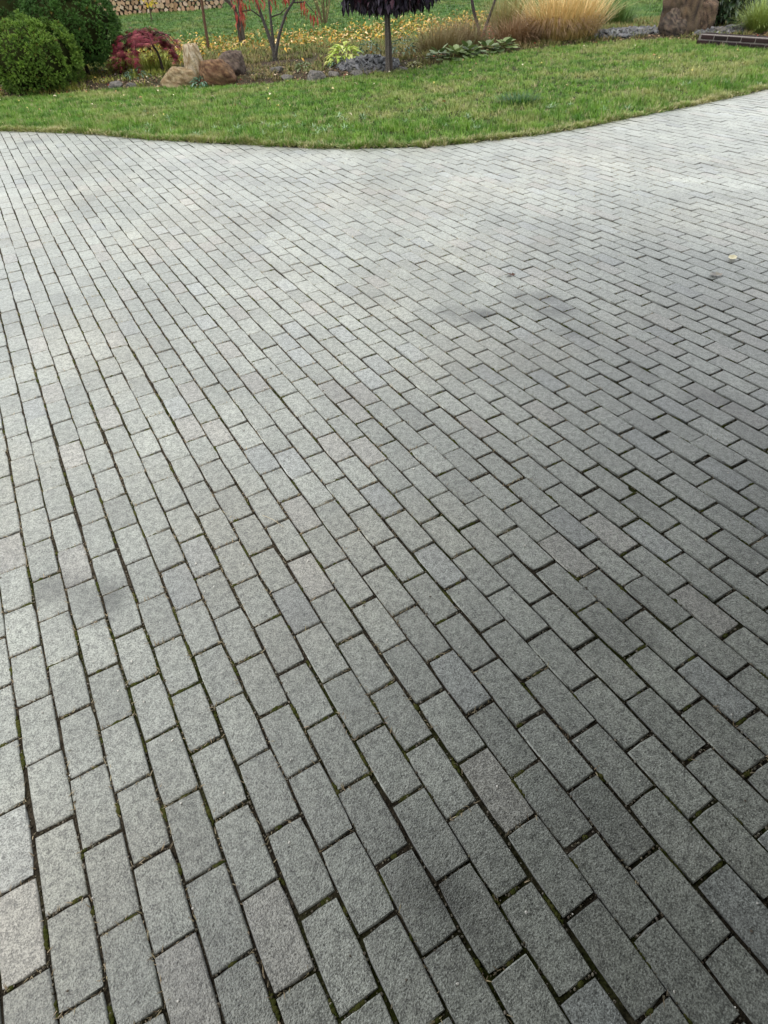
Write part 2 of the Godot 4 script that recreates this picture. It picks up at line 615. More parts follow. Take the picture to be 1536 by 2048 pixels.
	for s in stones:
		r.seed = s[8]
		if own.has(s):
			var m := MB.new()
			var at := Vector3(s[1].x, 0, s[1].y)
			paver_shape(m, at, s[2], s[3], s[1], s[4], s[5], s[6], s[7], r)
			var o := obj("paver", m.mesh(), stone, root)
			o.position = at
		else:
			paver_shape(rest, Vector3.ZERO, s[2], s[3], s[1], s[4], s[5], s[6], s[7], r)
	var o2 := obj("pavers", rest.mesh(), stone, root)
	o2.set_meta("kind", "stuff")
	# moss cushions that swell out of some joints
	var cush := SphereMesh.new()
	cush.radius = 1.0; cush.height = 2.0; cush.radial_segments = 7; cush.rings = 4
	var at := []
	var cols := PackedColorArray()
	var dry_at := []
	var crumb_at := []
	var crumb_cols := PackedColorArray()
	var dry_cols := PackedColorArray()
	for s in stones:
		var mid: Vector2 = s[1]
		if not in_view(mid) or s[0] > 7.0: continue
		var m := n_mid.get_noise_2d(mid.x * 1.3, mid.y * 1.3) + 0.25 * n_low.get_noise_2d(mid.x, mid.y)
		r.seed = s[8] + 5
		var shade := smoothstep(-0.9, 0.3, mid.x * 0.889 + mid.y * 0.457)
		for edge in 2:
			if r.randf() < 0.34 + 1.1 * maxf(0.0, m) and s[0] < 4.5:
				var a := r.randf_range(-1.0, 0.4)
				var l := r.randf_range(0.15, 0.75)
				var n := int(l * 26.0)
				for k in n:
					var w := a + l * k / n
					if w > 1.0: break
					var q: Vector2
					if edge == 0: q = mid + GRID_U * (0.05 + r.randfn(0, 0.0015)) + GRID_V * w * 0.1
					else: q = mid + GRID_V * (0.1 + r.randfn(0, 0.0012)) + GRID_U * w * 0.05
					var sc := r.randf_range(0.0022, 0.0052) * (0.55 + 0.6 * sin(PI * (k + 0.5) / n))
					at.append(Transform3D(Basis(Vector3.UP, r.randf() * TAU).scaled(Vector3(sc * 1.25, sc * r.randf_range(0.6, 1.1), sc * 1.25)), Vector3(q.x, -0.0048, q.y)))
					cols.append(Color(0.032, 0.040, 0.009).lerp(Color(0.062, 0.062, 0.020), r.randf()))
			if s[0] < 4.0:
				for k in 11:
					var w := r.randf_range(-1.0, 1.0)
					var q := mid + GRID_U * (0.05 + r.randfn(0, 0.0018)) + GRID_V * w * 0.1 if edge == 0 else mid + GRID_V * (0.1 + r.randfn(0, 0.0015)) + GRID_U * w * 0.05
					crumb_at.append(Transform3D(rnd_tilt(r, 1.2).scaled(Vector3.ONE * r.randf_range(0.4, 1.4)), Vector3(q.x, -0.0042 + r.randfn(0, 0.0012), q.y)))
					crumb_cols.append(vary(Color(0.070, 0.060, 0.042).lerp(Color(0.24, 0.22, 0.18), pow(r.randf(), 2.5)), 0.3))
			# withered grass and chaff caught in the joints, mostly on the open side
			if r.randf() < 0.75 * (1.0 - shade) + 0.05:
				for k in r.randi_range(3, 14):
					var w := r.randf_range(-1.0, 1.0)
					var q := mid + GRID_U * (0.05 + r.randfn(0, 0.003)) + GRID_V * w * 0.1 if edge == 0 else mid + GRID_V * 0.1 + GRID_U * w * 0.05
					var b := Basis(Vector3.UP, r.randf() * TAU) * Basis(Vector3.RIGHT, r.randf_range(-0.5, 0.1))
					dry_at.append(Transform3D(b.scaled(Vector3.ONE * r.randf_range(0.5, 1.3)), Vector3(q.x, -0.004, q.y)))
					dry_cols.append(vary(Color(0.36, 0.30, 0.20).lerp(Color(0.15, 0.12, 0.08), r.randf()), 0.25))
	many("joint_moss", cush, vmat(1.0, 0.1), at, cols, root).set_meta("label", "green moss cushions in the paving joints")
	var crumb := MB.new()
	crumb.box(Vector3.ZERO, Vector3(0.005, 0.0035, 0.004), Color.WHITE, Basis(Vector3(1, 1, 0).normalized(), 0.6), 0.001)
	many("joint_crumbs", crumb.mesh(), vmat(0.9, 0.2), crumb_at, crumb_cols, root).set_meta("label", "crumbs of earth and grit in the paving joints")
	var chaff := MB.new()
	chaff.blade(Vector3.ZERO, Vector3(0, 0, 2.2), 0.016, 0.0022, 0.2, Color.WHITE, Color.WHITE, 2)
	many("joint_chaff", chaff.mesh(), vmat(0.9, 0.2), dry_at, dry_cols, root).set_meta("label", "withered grass bits caught in the paving joints")


func in_view(p: Vector2) -> bool:
	var l := p.x * 0.889 + p.y * 0.457            # right side of the frame
	if l > 0.60: return false
	var a := Vector2(-0.85, -0.19)
	var b := Vector2(-4.75, -9.42)
	if (b - a).cross(p - a) < -0.05 * (b - a).length(): return false
	return p.y < 0.0


# ================================================================ lawn
func tuft_mesh(blades: int, h: float, spread: float, w: float, r: RandomNumberGenerator) -> ArrayMesh:
	var m := MB.new()
	for k in blades:
		var a := r.randf() * TAU
		var d := Vector3(cos(a), 0, sin(a))
		m.blade(d * r.randf() * spread, d.rotated(Vector3.UP, r.randf_range(-1, 1)) * r.randf_range(0.15, 1.1), h * r.randf_range(0.55, 1.15), w, r.randf_range(0.2, 1.2), Color.WHITE, Color.WHITE, 2)
	return m.mesh()


func lawn_colour(x: float, z: float) -> Color:
	var e := edge_at(x) - z
	var dry := 0.06 + n_low.get_noise_2d(x * 1.1, z * 1.6) * 1.3 + n_mid.get_noise_2d(x, z * 1.4) * 0.9 + 0.24 * clampf((x - 0.5) / 4.0, -0.5, 1.0) * smoothstep(0.3, 1.5, e)
	if x > 0.3: dry += 0.55 * (1.0 - smoothstep(0.03, 0.20, e))
	else: dry += 0.2 * (1.0 - smoothstep(0.02, 0.10, e))
	var c := mixc(Color(0.055, 0.150, 0.012), Color(0.150, 0.265, 0.034), n_mid.get_noise_2d(x * 1.7 + 5.0, z * 1.7) + 0.5)
	return mixc(c, Color(0.29, 0.29, 0.11), dry * 0.85)


func build_lawn() -> void:
	var r := RandomNumberGenerator.new()
	r.seed = 9
	var mat := vmat(0.55, 0.4, Color(0.5, 0.6, 0.2))
	for variant in 3:
		var mesh := tuft_mesh(11, [0.034, 0.042, 0.052][variant], 0.028, 0.0042, r)
		var at := []
		var cols := PackedColorArray()
		var n := 21000
		for k in n:
			var x := r.randf_range(-7.4, 8.4)
			var e := edge_at(x)
			var b := bed_at(x)
			var z := lerpf(e - 0.004, b - 0.05, pow(r.randf(), 1.15))
			if k < 2000:
				z = e - 0.09 * r.randf() + (0.02 + 0.07 * maxf(0.0, n_hi.get_noise_2d(x * 0.35, 3.0))) * r.randf()
			var c := lawn_colour(x, z)
			if r.randf() < (0.5 if e - z < 0.1 else 0.12): c = mixc(c, Color(0.36, 0.31, 0.18), r.randf_range(0.5, 1.0))
			var hgt := 1.0 + 0.45 * n_mid.get_noise_2d(x * 1.3 + 20.0, z * 1.3) - 0.35 * (1.0 - smoothstep(0.0, 0.18, e - z))
			hgt *= 1.0 + 0.5 * (1.0 - smoothstep(0.1, 1.6, e - z)) * (0.6 + n_mid.get_noise_2d(x * 1.1, z))
			if variant == 2: hgt *= 1.0 + 0.5 * maxf(0.0, n_low.get_noise_2d(x * 2.0, z * 2.0))
			at.append(Transform3D(Basis(Vector3.UP, r.randf() * TAU).scaled(Vector3(1.0, hgt, 1.0) * r.randf_range(0.75, 1.3)), on(x, z, -0.003)))
			cols.append(vary(c, 0.2))
		var o := many("lawn_grass", mesh, mat, at, cols)
		tag(o, ["short green lawn grass between driveway and flower bed", "middling lawn grass growing among the short blades", "longer grass blades scattered through the front lawn"][variant], "grass")
	# back lawn: coarser tufts
	var mesh2 := tuft_mesh(12, 0.07, 0.09, 0.010, r)
	var at2 := []
	var cols2 := PackedColorArray()
	for k in 26000:
		var z := back_at(0.0) - 18.0 * pow(r.randf(), 1.2) + r.randf_range(-0.6, 1.0)
		var x := r.randf_range(-12.0, 10.0) * (0.7 + (-z - 15.0) / 30.0)
		var c := mixc(Color(0.045, 0.125, 0.020), Color(0.12, 0.19, 0.04), n_mid.get_noise_2d(x * 0.8, z * 0.8) + 0.45)
		c = mixc(c, Color(0.24, 0.20, 0.06), n_low.get_noise_2d(x * 1.5, z) * 0.8 - 0.1)
		at2.append(Transform3D(Basis(Vector3.UP, r.randf() * TAU).scaled(Vector3.ONE * r.randf_range(0.7, 1.5)), on(x, z, -0.005)))
		cols2.append(vary(c, 0.22))
	tag(many("back_lawn_grass", mesh2, mat, at2, cols2), "bright green grass of the lawn behind the flower bed", "grass")
	# straw and clippings strewn along the edge
	var st := MB.new()
	st.blade(Vector3.ZERO, Vector3(0, 0, 3.0), 0.05, 0.005, 0.3, Color.WHITE, Color.WHITE, 2)
	var at5 := []
	var cols5 := PackedColorArray()
	for k in 2600:
		var x := r.randf_range(-7.0, 8.0)
		var z := edge_at(x) + r.randfn(0.0, 0.025) + 0.05 * pow(r.randf(), 3.0) * (1.0 + n_hi.get_noise_2d(x * 0.4, 8.0))
		at5.append(Transform3D((Basis(Vector3.UP, r.randf() * TAU) * Basis(Vector3.RIGHT, r.randf_range(-0.3, 0.2))).scaled(Vector3.ONE * r.randf_range(0.4, 1.3)), Vector3(x, maxf(height(x, z), 0.0) + r.randf() * 0.02, z)))
		cols5.append(vary(Color(0.42, 0.36, 0.22).lerp(Color(0.16, 0.20, 0.05), r.randf() * r.randf()), 0.25))
	tag(many("edge_straw", st.mesh(), mat, at5, cols5), "straw and dry clippings strewn along the lawn edge of the paving", "straw")
	# broad-leaved weeds in the lawn
	var ros := MB.new()
	for k in 9:
		var a := TAU * k / 9.0 + 0.3 * sin(k * 5.0)
		ros.blade(Vector3.ZERO, Vector3(cos(a), 0, sin(a)) * (0.5 + 0.5 * (k % 3)), 0.065, 0.012, 0.9, Color.WHITE, Color.WHITE, 3)
	var at3 := []
	var cols3 := PackedColorArray()
	var spots := [[-1.3, -8.35, 22, 0.55, 0.22], [-1.0, -8.2, 16, 0.4, 0.2], [0.25, -8.6, 10, 0.5, 0.3], [2.6, -8.3, 12, 0.7, 0.2], [1.2, -7.8, 8, 0.4, 0.2], [-3.6, -10.0, 5, 0.4, 0.3], [-2.4, -9.0, 8, 0.5, 0.25], [-0.4, -7.9, 9, 0.5, 0.25], [4.9, -9.2, 8, 0.5, 0.12]]
	for s in spots:
		for k in s[2]:
			var x: float = s[0] + r.randfn(0, s[3])
			var z: float = s[1] + r.randfn(0, s[4])
			if z > edge_at(x) - 0.05: continue
			at3.append(Transform3D(Basis(Vector3.UP, r.randf() * TAU).scaled(Vector3.ONE * r.randf_range(0.5, 1.25)), on(x, z, 0.004)))
			cols3.append(vary(Color(0.10, 0.19, 0.07).lerp(Color(0.22, 0.32, 0.19), r.randf()), 0.2))
	tag(many("lawn_weeds", ros.mesh(), vmat(0.4, 0.5, Color(0.3, 0.4, 0.2)), at3, cols3), "broad-leaved rosette weeds scattered in the front lawn", "weeds")
	# pale fallen leaves on the lawn
	var lf := leaf_mesh(0.055, 0.035, 0.3, 0.2)
	var at4 := []
	var cols4 := PackedColorArray()
	for k in 90:
		var x := r.randf_range(-6.0, 7.0)
		var f := pow(r.randf(), 0.5)
		var z := lerpf(edge_at(x), bed_at(x), f)
		at4.append(Transform3D(Basis.from_euler(Vector3(r.randf_range(-0.5, 0.5), r.randf() * TAU, r.randf_range(-0.5, 0.5))).scaled(Vector3.ONE * r.randf_range(0.5, 1.2)), on(x, z, 0.045)))
		cols4.append([Color(0.5, 0.42, 0.22), Color(0.62, 0.56, 0.42), Color(0.30, 0.18, 0.08), Color(0.45, 0.40, 0.12)][r.randi() % 4])
	tag(many("lawn_leaves", lf, vmat(0.6, 0.4, Color(0.4, 0.3, 0.1)), at4, cols4), "pale fallen leaves lying scattered on the front lawn", "leaves")
	# the dark tall tuft in the right half of the lawn
	var m := MB.new()
	for k in 260:
		var a := r.randf() * TAU
		var d := Vector3(cos(a), 0, sin(a))
		m.blade(d * 0.26 * sqrt(r.randf()), d * r.randf_range(0.1, 0.9), r.randf_range(0.09, 0.16), 0.007, 0.9, Color(0.024, 0.070, 0.022), Color(0.040, 0.10, 0.03), 3)
	var t := obj("grass_tuft", m.mesh(), mat)
	t.position = on(2.0, -8.75)
	tag(t, "dark green taller grass tuft standing out in the right half of the front lawn", "grass tuft")


# ================================================================ loose cover of the bed
func build_bed_cover() -> void:
	var r := RandomNumberGenerator.new()
	r.seed = 51
	# bark, dry leaves and chips on the soil
	var chip := leaf_mesh(0.05, 0.03, 0.35, 0.3)
	var at := []
	var cols := PackedColorArray()
	for k in 6500:
		var x := r.randf_range(-6.0, 7.5)
		var z := bed_at(x) - absf(r.randfn(0.0, 1.1)) - 0.02
		at.append(Transform3D(rnd_tilt(r, 0.7).scaled(Vector3.ONE * r.randf_range(0.4, 1.3)), on(x, z, 0.012)))
		var c: Color = [Color(0.10, 0.06, 0.04), Color(0.16, 0.10, 0.06), Color(0.22, 0.16, 0.10), Color(0.30, 0.22, 0.14), Color(0.08, 0.07, 0.05), Color(0.13, 0.13, 0.05)][r.randi() % 6]
		if r.randf() < 0.03: c = Color(0.5, 0.42, 0.32)
		if r.randf() < 0.02: c = Color(0.42, 0.08, 0.06)
		cols.append(vary(c, 0.25))
	tag(many("bed_litter", chip, vmat(0.8, 0.3), at, cols), "brown dead leaves and bark bits littering the flower bed", "leaf litter")
	# dry grass and moss between bed and yellow leaves
	var tm := tuft_mesh(9, 0.085, 0.06, 0.006, r)
	at = []
	cols = PackedColorArray()
	for k in 12000:
		var x := r.randf_range(-6.0, 7.5)
		var z := lerpf(bed_at(x) - 0.1, back_at(x) - 1.0, r.randf())
		var want := n_mid.get_noise_2d(x * 0.9, z * 0.9 + 30.0) + 0.55 * smoothstep(-13.0, -15.2, z) + 0.02
		if want < 0.05: continue
		at.append(Transform3D(Basis(Vector3.UP, r.randf() * TAU).scaled(Vector3.ONE * r.randf_range(0.6, 1.4)), on(x, z)))
		var c := mixc(Color(0.09, 0.13, 0.025), Color(0.20, 0.15, 0.07), r.randf() * 1.1)
		if x < -3.2: c = mixc(Color(0.10, 0.16, 0.025), Color(0.26, 0.24, 0.05), r.randf())
		cols.append(vary(c, 0.25))
	tag(many("bed_grass", tm, vmat(0.7, 0.3, Color(0.3, 0.3, 0.1)), at, cols), "thin olive and straw grass growing through the back of the flower bed", "grass")
	# band of yellow leaves
	var lf := leaf_mesh(0.10, 0.042, 0.25, 0.35)
	at = []
	cols = PackedColorArray()
	for k in 7000:
		var x := r.randf_range(-5.0, 4.2)
		var z := -16.9 + r.randfn(0.0, 1.35) - 0.35 * sin(x * 0.6) - 0.2 * maxf(0.0, x)
		if x < -2.6 and r.randf() < 0.5: z += 1.0
		if n_mid.get_noise_2d(x * 0.7, z * 0.6) < -0.22: continue
		if z > -15.3 - 0.15 * maxf(0.0, x) and r.randf() < 0.8: continue
		var b := rnd_tilt(r, 0.9)
		at.append(Transform3D(b.scaled(Vector3.ONE * r.randf_range(0.5, 1.25)), on(x, z, r.randf_range(0.01, 0.13))))
		var c: Color = [Color(0.52, 0.33, 0.05), Color(0.58, 0.38, 0.11), Color(0.47, 0.38, 0.07), Color(0.36, 0.20, 0.06), Color(0.33, 0.30, 0.09), Color(0.62, 0.48, 0.26)][r.randi() % 6]
		if r.randf() < 0.4: c = Color(0.15, 0.18, 0.035)
		cols.append(vary(c, 0.2))
	tag(many("yellow_leaves", lf, vmat(0.5, 0.4, Color(0.5, 0.35, 0.05)), at, cols), "band of yellow and orange autumn leaves covering the ground behind the bed", "leaves")
	# slate chippings
	var sl := MB.new()
	sl.box(Vector3.ZERO, Vector3(0.085, 0.022, 0.055), Color.WHITE, Basis(Vector3(0.2, 1, 0).normalized(), 0.4), 0.003)
	for heap in 3:
		at = []
		cols = PackedColorArray()
		var mid: Vector2 = [Vector2(0.22, -12.35), Vector2(5.2, -14.35), Vector2(7.0, -13.6)][heap]
		var rad: Vector2 = [Vector2(0.50, 0.42), Vector2(0.75, 0.40), Vector2(0.8, 0.35)][heap]
		for k in [800, 1000, 800][heap]:
			var a := r.randf() * TAU
			var q := sqrt(r.randf())
			var x := mid.x + cos(a) * rad.x * q
			var z := mid.y + sin(a) * rad.y * q
			at.append(Transform3D(rnd_tilt(r, 0.8).scaled(Vector3.ONE * r.randf_range(0.4, 1.6)), on(x, z, 0.01 + [0.11, 0.05, 0.05][heap] * (1.0 - q * q) * r.randf())))
			cols.append(vary(Color(0.035, 0.036, 0.040).lerp(Color(0.14, 0.14, 0.145), r.randf() * r.randf()), 0.35))
		tag(many("slate_chippings", sl.mesh(), vmat(0.5, 0.5), at, cols), ["grey slate chippings heaped at the foot of the purple tree", "grey slate chippings left of the big brown boulder", "grey slate chippings behind the dark brick edging"][heap], "slate chippings")


func rnd_tilt(r: RandomNumberGenerator, amount: float) -> Basis:
	return Basis.from_euler(Vector3(r.randf_range(-amount, amount), r.randf() * TAU, r.randf_range(-amount, amount)))


# ================================================================ globe conifers
func sprig_mesh(r: RandomNumberGenerator, n: int, l: float) -> ArrayMesh:
	# a spray of scale-leaved twiglets pointing along +y
	var m := MB.new()
	for k in n:
		var a := TAU * k / n + r.randf() * 0.5
		var d := Vector3(cos(a), 0, sin(a)) * r.randf_range(0.1, 0.75)
		m.blade(Vector3(0, r.randf_range(0.0, 0.4) * l, 0), d, l * r.randf_range(0.5, 1.0), l * 0.20, r.randf_range(-0.2, 0.5), Color.WHITE, Color.WHITE, 2)
	return m.mesh()


func dir_basis(d: Vector3, spin: float) -> Basis:
	var x := d.cross(Vector3(0.3, 0.1, 0.9)).normalized()
	return Basis(x, d, x.cross(d)).orthonormalized() * Basis(Vector3.UP, spin)


func globe(called: String, label: String, at: Vector3, rad: Vector3, count: int, light: Color, dark: Color, seed: int, mid_y: float) -> void:
	var r := RandomNumberGenerator.new()
	r.seed = seed
	var t := thing(called, label, "shrub", at, "clipped globe conifers")
	var lump := FastNoiseLite.new()
	lump.seed = seed; lump.frequency = 3.0; lump.fractal_octaves = 2
	var core := MB.new()
	var nu := 20; var nv := 12
	for a in nv + 1:
		for b in nu + 1:
			var th := PI * a / nv
			var ph := TAU * b / nu
			var d := Vector3(sin(th) * cos(ph), cos(th), sin(th) * sin(ph))
			var q := 0.80 + 0.10 * lump.get_noise_3dv(d * 1.2 + at)
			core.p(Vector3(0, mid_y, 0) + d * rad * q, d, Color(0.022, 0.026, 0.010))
	for a in nv:
		for b in nu:
			var q := a * (nu + 1) + b
			core.t(q, q + 1, q + nu + 1); core.t(q + 1, q + nu + 2, q + nu + 1)
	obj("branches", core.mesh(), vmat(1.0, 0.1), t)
	var tr := MB.new()
	tr.tube([Vector3(0.05, -0.03, 0), Vector3(0.02, mid_y * 0.4, 0), Vector3(0, mid_y, 0)], [0.035, 0.03, 0.02], Color(0.05, 0.04, 0.03))
	obj("trunk", tr.mesh(), vmat(0.9, 0.2), t)
	var xf := []
	var cols := PackedColorArray()
	var groups := count / 20
	for g in groups:
		var gy := 1.0 - 1.94 * (g + 0.5) / groups
		var gp := g * 2.39996 + r.randfn(0.0, 0.25)
		var gd := Vector3(sqrt(1 - gy * gy) * cos(gp), gy, sqrt(1 - gy * gy) * sin(gp))
		var gq := 0.90 + 0.16 * lump.get_noise_3dv(gd * 0.8 + at) + r.randfn(0.0, 0.02)
		var tuft_mid := Vector3(0, mid_y, 0) + gd * rad * gq
		var gr := r.randf_range(0.055, 0.095)
		var gc := dark.lerp(light, clampf(0.45 + r.randfn(0.0, 0.25), 0.0, 1.0))
		var up := (gd + Vector3.UP * 0.55).normalized()
		for k in 20:
			var d := (up * 0.9 + Vector3(r.randfn(), r.randfn(), r.randfn()).normalized()).normalized()
			var inner := r.randf() < 0.2
			xf.append(Transform3D(dir_basis(d, r.randf() * TAU).scaled(Vector3.ONE * r.randf_range(0.55, 1.0)), tuft_mid + d * gr * (0.4 if inner else 0.85)))
			cols.append(vary(gc, 0.18) if r.randf() > 0.01 else Color(0.16, 0.13, 0.03))
	var f := many("foliage", sprig_mesh(r, 13, 0.062), vmat(0.55, 0.35, Color(0.15, 0.25, 0.06)), xf, cols, t)
	f.set_meta("kind", "stuff")


func build_shrubs() -> void:
	globe("globe_shrub", "bright green globe conifer nearest the driveway, low in the left corner", Vector3(-5.22, 0.0, -12.35), Vector3(0.72, 0.50, 0.70), 7000, Color(0.190, 0.300, 0.045), Color(0.055, 0.115, 0.018), 5, 0.47)
	globe("globe_shrub", "darker green globe conifer on a short bare trunk beside the red maple", Vector3(-4.80, 0.0, -13.35), Vector3(0.76, 0.60, 0.76), 7400, Color(0.085, 0.18, 0.035), Color(0.030, 0.075, 0.016), 6, 0.80)
	globe("globe_shrub", "dark green globe conifer half hidden behind the two others at the left frame edge", Vector3(-6.35, 0.0, -14.0), Vector3(0.85, 0.75, 0.8), 6000, Color(0.055, 0.125, 0.024), Color(0.026, 0.066, 0.014), 8, 0.78)


# ================================================================ boulders
func boulder(m: MB, at: Vector3, size: Vector3, seed: int, ca: Color, cb: Color, turn := 0.0, rough := 0.06, planes := 15, bands := 0.0) -> void:
	var r := RandomNumberGenerator.new()
	r.seed = seed
	var ns := []
	for k in planes:
		ns.append([Vector3(r.randfn(), r.randfn() * 0.9, r.randfn()).normalized(), r.randf_range(0.74, 1.0)])
	ns.append([Vector3(r.randfn() * 0.2, 1, r.randfn() * 0.2).normalized(), 0.8])
	var nz := FastNoiseLite.new()
	nz.seed = seed; nz.frequency = 2.2; nz.fractal_octaves = 4
	var nu := 40; var nv := 26
	var pts := []
	var b := Basis(Vector3.UP, turn)
	for a in nv + 1:
		for k in nu:
			var th := PI * a / nv
			var ph := TAU * k / nu
			var d := Vector3(sin(th) * cos(ph), cos(th), sin(th) * sin(ph))
			var q := 1.15
			for f in ns:
				var c: float = d.dot(f[0])
				if c > 0.05: q = minf(q, f[1] / c)
			q *= 1.0 + rough * nz.get_noise_3dv(d * 1.6) * 2.0
			if bands > 0.0: q *= 1.0 + 0.03 * sin((d.y * 1.6 - d.x * 1.2 + nz.get_noise_3dv(d) * 0.5) * bands)
			pts.append(at + b * (d * q * size))
	var first := m.v.size()
	for k in pts.size():
		var p: Vector3 = pts[k]
		var f := nz.get_noise_3dv((p - at) * 3.0 / size.length() * 1.3) * 1.9 + 0.5
		if bands > 0.0: f += 0.35 * sin(((p - at).y * 1.6 - (p - at).x * 1.2 + nz.get_noise_3dv(p) * 0.12) * bands * 2.2)
		m.p(p, Vector3.UP, vary(mixc(ca, cb, f), 0.08))
	for a in nv:
		for k in nu:
			var i0 := first + a * nu + k
			var i1 := first + a * nu + (k + 1) % nu
			m.t(i0, i1, i0 + nu); m.t(i1, i1 + nu, i0 + nu)
	# smooth normals from the faces
	var acc := PackedVector3Array()
	acc.resize(m.v.size() - first)
	for a in nv:
		for k in nu:
			var i0 := a * nu + k
			var i1 := a * nu + (k + 1) % nu
			var i2 := (a + 1) * nu + k
			var fn: Vector3 = (pts[i2] - pts[i0]).cross(pts[i1] - pts[i0])
			for q in [i0, i1, i2, (a + 1) * nu + (k + 1) % nu]: acc[q] += fn
	for k in acc.size():
		var w := acc[k].normalized()
		m.n[first + k] = w if w.dot(pts[k] - at) > 0.0 else -w


func build_rocks() -> void:
	var grain := tri_mat(3.0, tex(grain_image(512, 61, 0.55, 0.80)), tex(grain_image(512, 62, 0.9, 0.5)), 0.5, 0.85, 0.3)
	var m := MB.new()
	boulder(m, Vector3(-0.05, 0.10, 0), Vector3(0.30, 0.20, 0.22), 3, Color(0.18, 0.12, 0.06), Color(0.46, 0.36, 0.22), 0.2, 0.04, 11)
	boulder(m, Vector3(0.19, 0.22, -0.06), Vector3(0.145, 0.40, 0.15), 31, Color(0.26, 0.18, 0.09), Color(0.58, 0.49, 0.35), 0.5, 0.05, 9)
	var o := obj("boulder", m.mesh(), grain)
	o.position = on(-2.76, -11.92, -0.02)
	tag(o, "pale tan boulder with an upright peak beside the red maple", "rock")
	m = MB.new()
	boulder(m, Vector3(-0.02, 0.15, 0), Vector3(0.31, 0.22, 0.24), 21, Color(0.085, 0.042, 0.024), Color(0.28, 0.17, 0.095), -0.3, 0.04, 11)
	o = obj("boulder", m.mesh(), grain)
	o.position = on(-2.22, -11.86, -0.02)
	tag(o, "squat red-brown boulder right of the pale tan one", "rock")
	m = MB.new()
	boulder(m, Vector3(0, 0.16, 0), Vector3(0.24, 0.23, 0.20), 33, Color(0.07, 0.05, 0.042), Color(0.20, 0.15, 0.12), 0.8, 0.08)
	o = obj("boulder", m.mesh(), grain)
	o.position = on(-2.02, -12.25, -0.02)
	tag(o, "dark brown boulder half hidden behind the squat red-brown one", "rock")
	m = MB.new()
	boulder(m, Vector3(0, 0.42, 0), Vector3(0.46, 0.70, 0.34), 47, Color(0.050, 0.038, 0.030), Color(0.21, 0.150, 0.100), 0.15, 0.06, 10, 6.0)
	boulder(m, Vector3(0.17, 0.26, 0.10), Vector3(0.24, 0.36, 0.26), 52, Color(0.065, 0.046, 0.034), Color(0.20, 0.140, 0.095), 0.6, 0.07, 10)
	boulder(m, Vector3(-0.20, 0.14, 0.08), Vector3(0.24, 0.24, 0.24), 53, Color(0.045, 0.038, 0.034), Color(0.17, 0.13, 0.10), 0.2, 0.07, 9)
	o = obj("boulder", m.mesh(), grain)
	o.position = on(6.16, -13.98, -0.03)
	o.rotation.z = -0.12
	tag(o, "tall brown streaked boulder leaning at the back right of the lawn", "rock")
	# small grey stones round the beds
	for s in [[-3.95, -12.1, 0.10, 1], [-3.68, -12.05, 0.08, 2], [-1.1, -11.75, 0.08, 3], [-0.62, -11.62, 0.14, 4], [-0.35, -11.8, 0.08, 5], [0.02, -11.82, 0.08, 6], [0.22, -11.9, 0.06, 7], [6.62, -13.45, 0.12, 8], [0.78, -11.98, 0.07, 9], [-1.3, -12.3, 0.09, 10]]:
		m = MB.new()
		boulder(m, Vector3(0, s[2] * 0.35, 0), Vector3(s[2] * 1.3, s[2] * 0.7, s[2]), 100 + s[3], Color(0.11, 0.105, 0.10), Color(0.24, 0.22, 0.20), s[3])
		o = obj("stone", m.mesh(), grain)
		o.position = on(s[0], s[1], -0.01)
		tag(o, ["grey stone at the bed edge left of the maple trunk", "small grey stone just right of the maple trunk's left neighbour stone", "grey stone between the red-brown boulder and the yellow-green hosta", "flat grey stone at the lawn edge below the multi-stemmed tree's right side", "grey stone at the lawn edge just left of the dark slate stones", "dark slate stone at the lawn edge below the yellow-green hosta", "dark slate stone touching the slate heap left of the purple tree", "pale wedge stone at the foot of the tall streaked boulder", "small stone right of the purple tree trunk", "brownish stone under the multi-stemmed tree"][s[3] - 1], "stone", "stones along the bed edge")
	# low edging of dark bricks at the far right
	var e := thing("brick_edging", "low edging of dark brown bricks with pale mortar at the right end of the lawn", "edging", on(5.98, -12.75))
	var dirx := Vector3(0.62, 0, 1.0).normalized()
	var side := Vector3(dirx.z, 0, -dirx.x)
	var bs := Basis(dirx, Vector3.UP, dirx.cross(Vector3.UP))
	var mort := MB.new()
	mort.box(dirx * 1.50 + Vector3(0, 0.07, 0) - side * 0.0, Vector3(2.98, 0.15, 0.20), Color(0.27, 0.24, 0.225), bs)
	obj("mortar", mort.mesh(), grain, e)
	for row in 3:
		for k in 12:
			var b := MB.new()
			b.box(Vector3.ZERO, Vector3(0.228, 0.052, 0.112), vary(Color(0.036, 0.022, 0.023), 0.3), bs * Basis(Vector3.UP, rng.randf_range(-0.02, 0.02)), 0.006)
			var bo := obj("brick", b.mesh(), grain, e)
			bo.position = dirx * (0.11 + k * 0.245 + (0.06 if row == 1 else 0.0)) + [side * -0.062, side * -0.056, side * 0.060][row] + Vector3(0, [0.040, 0.112, 0.126][row] + rng.randf_range(-0.003, 0.003), 0)


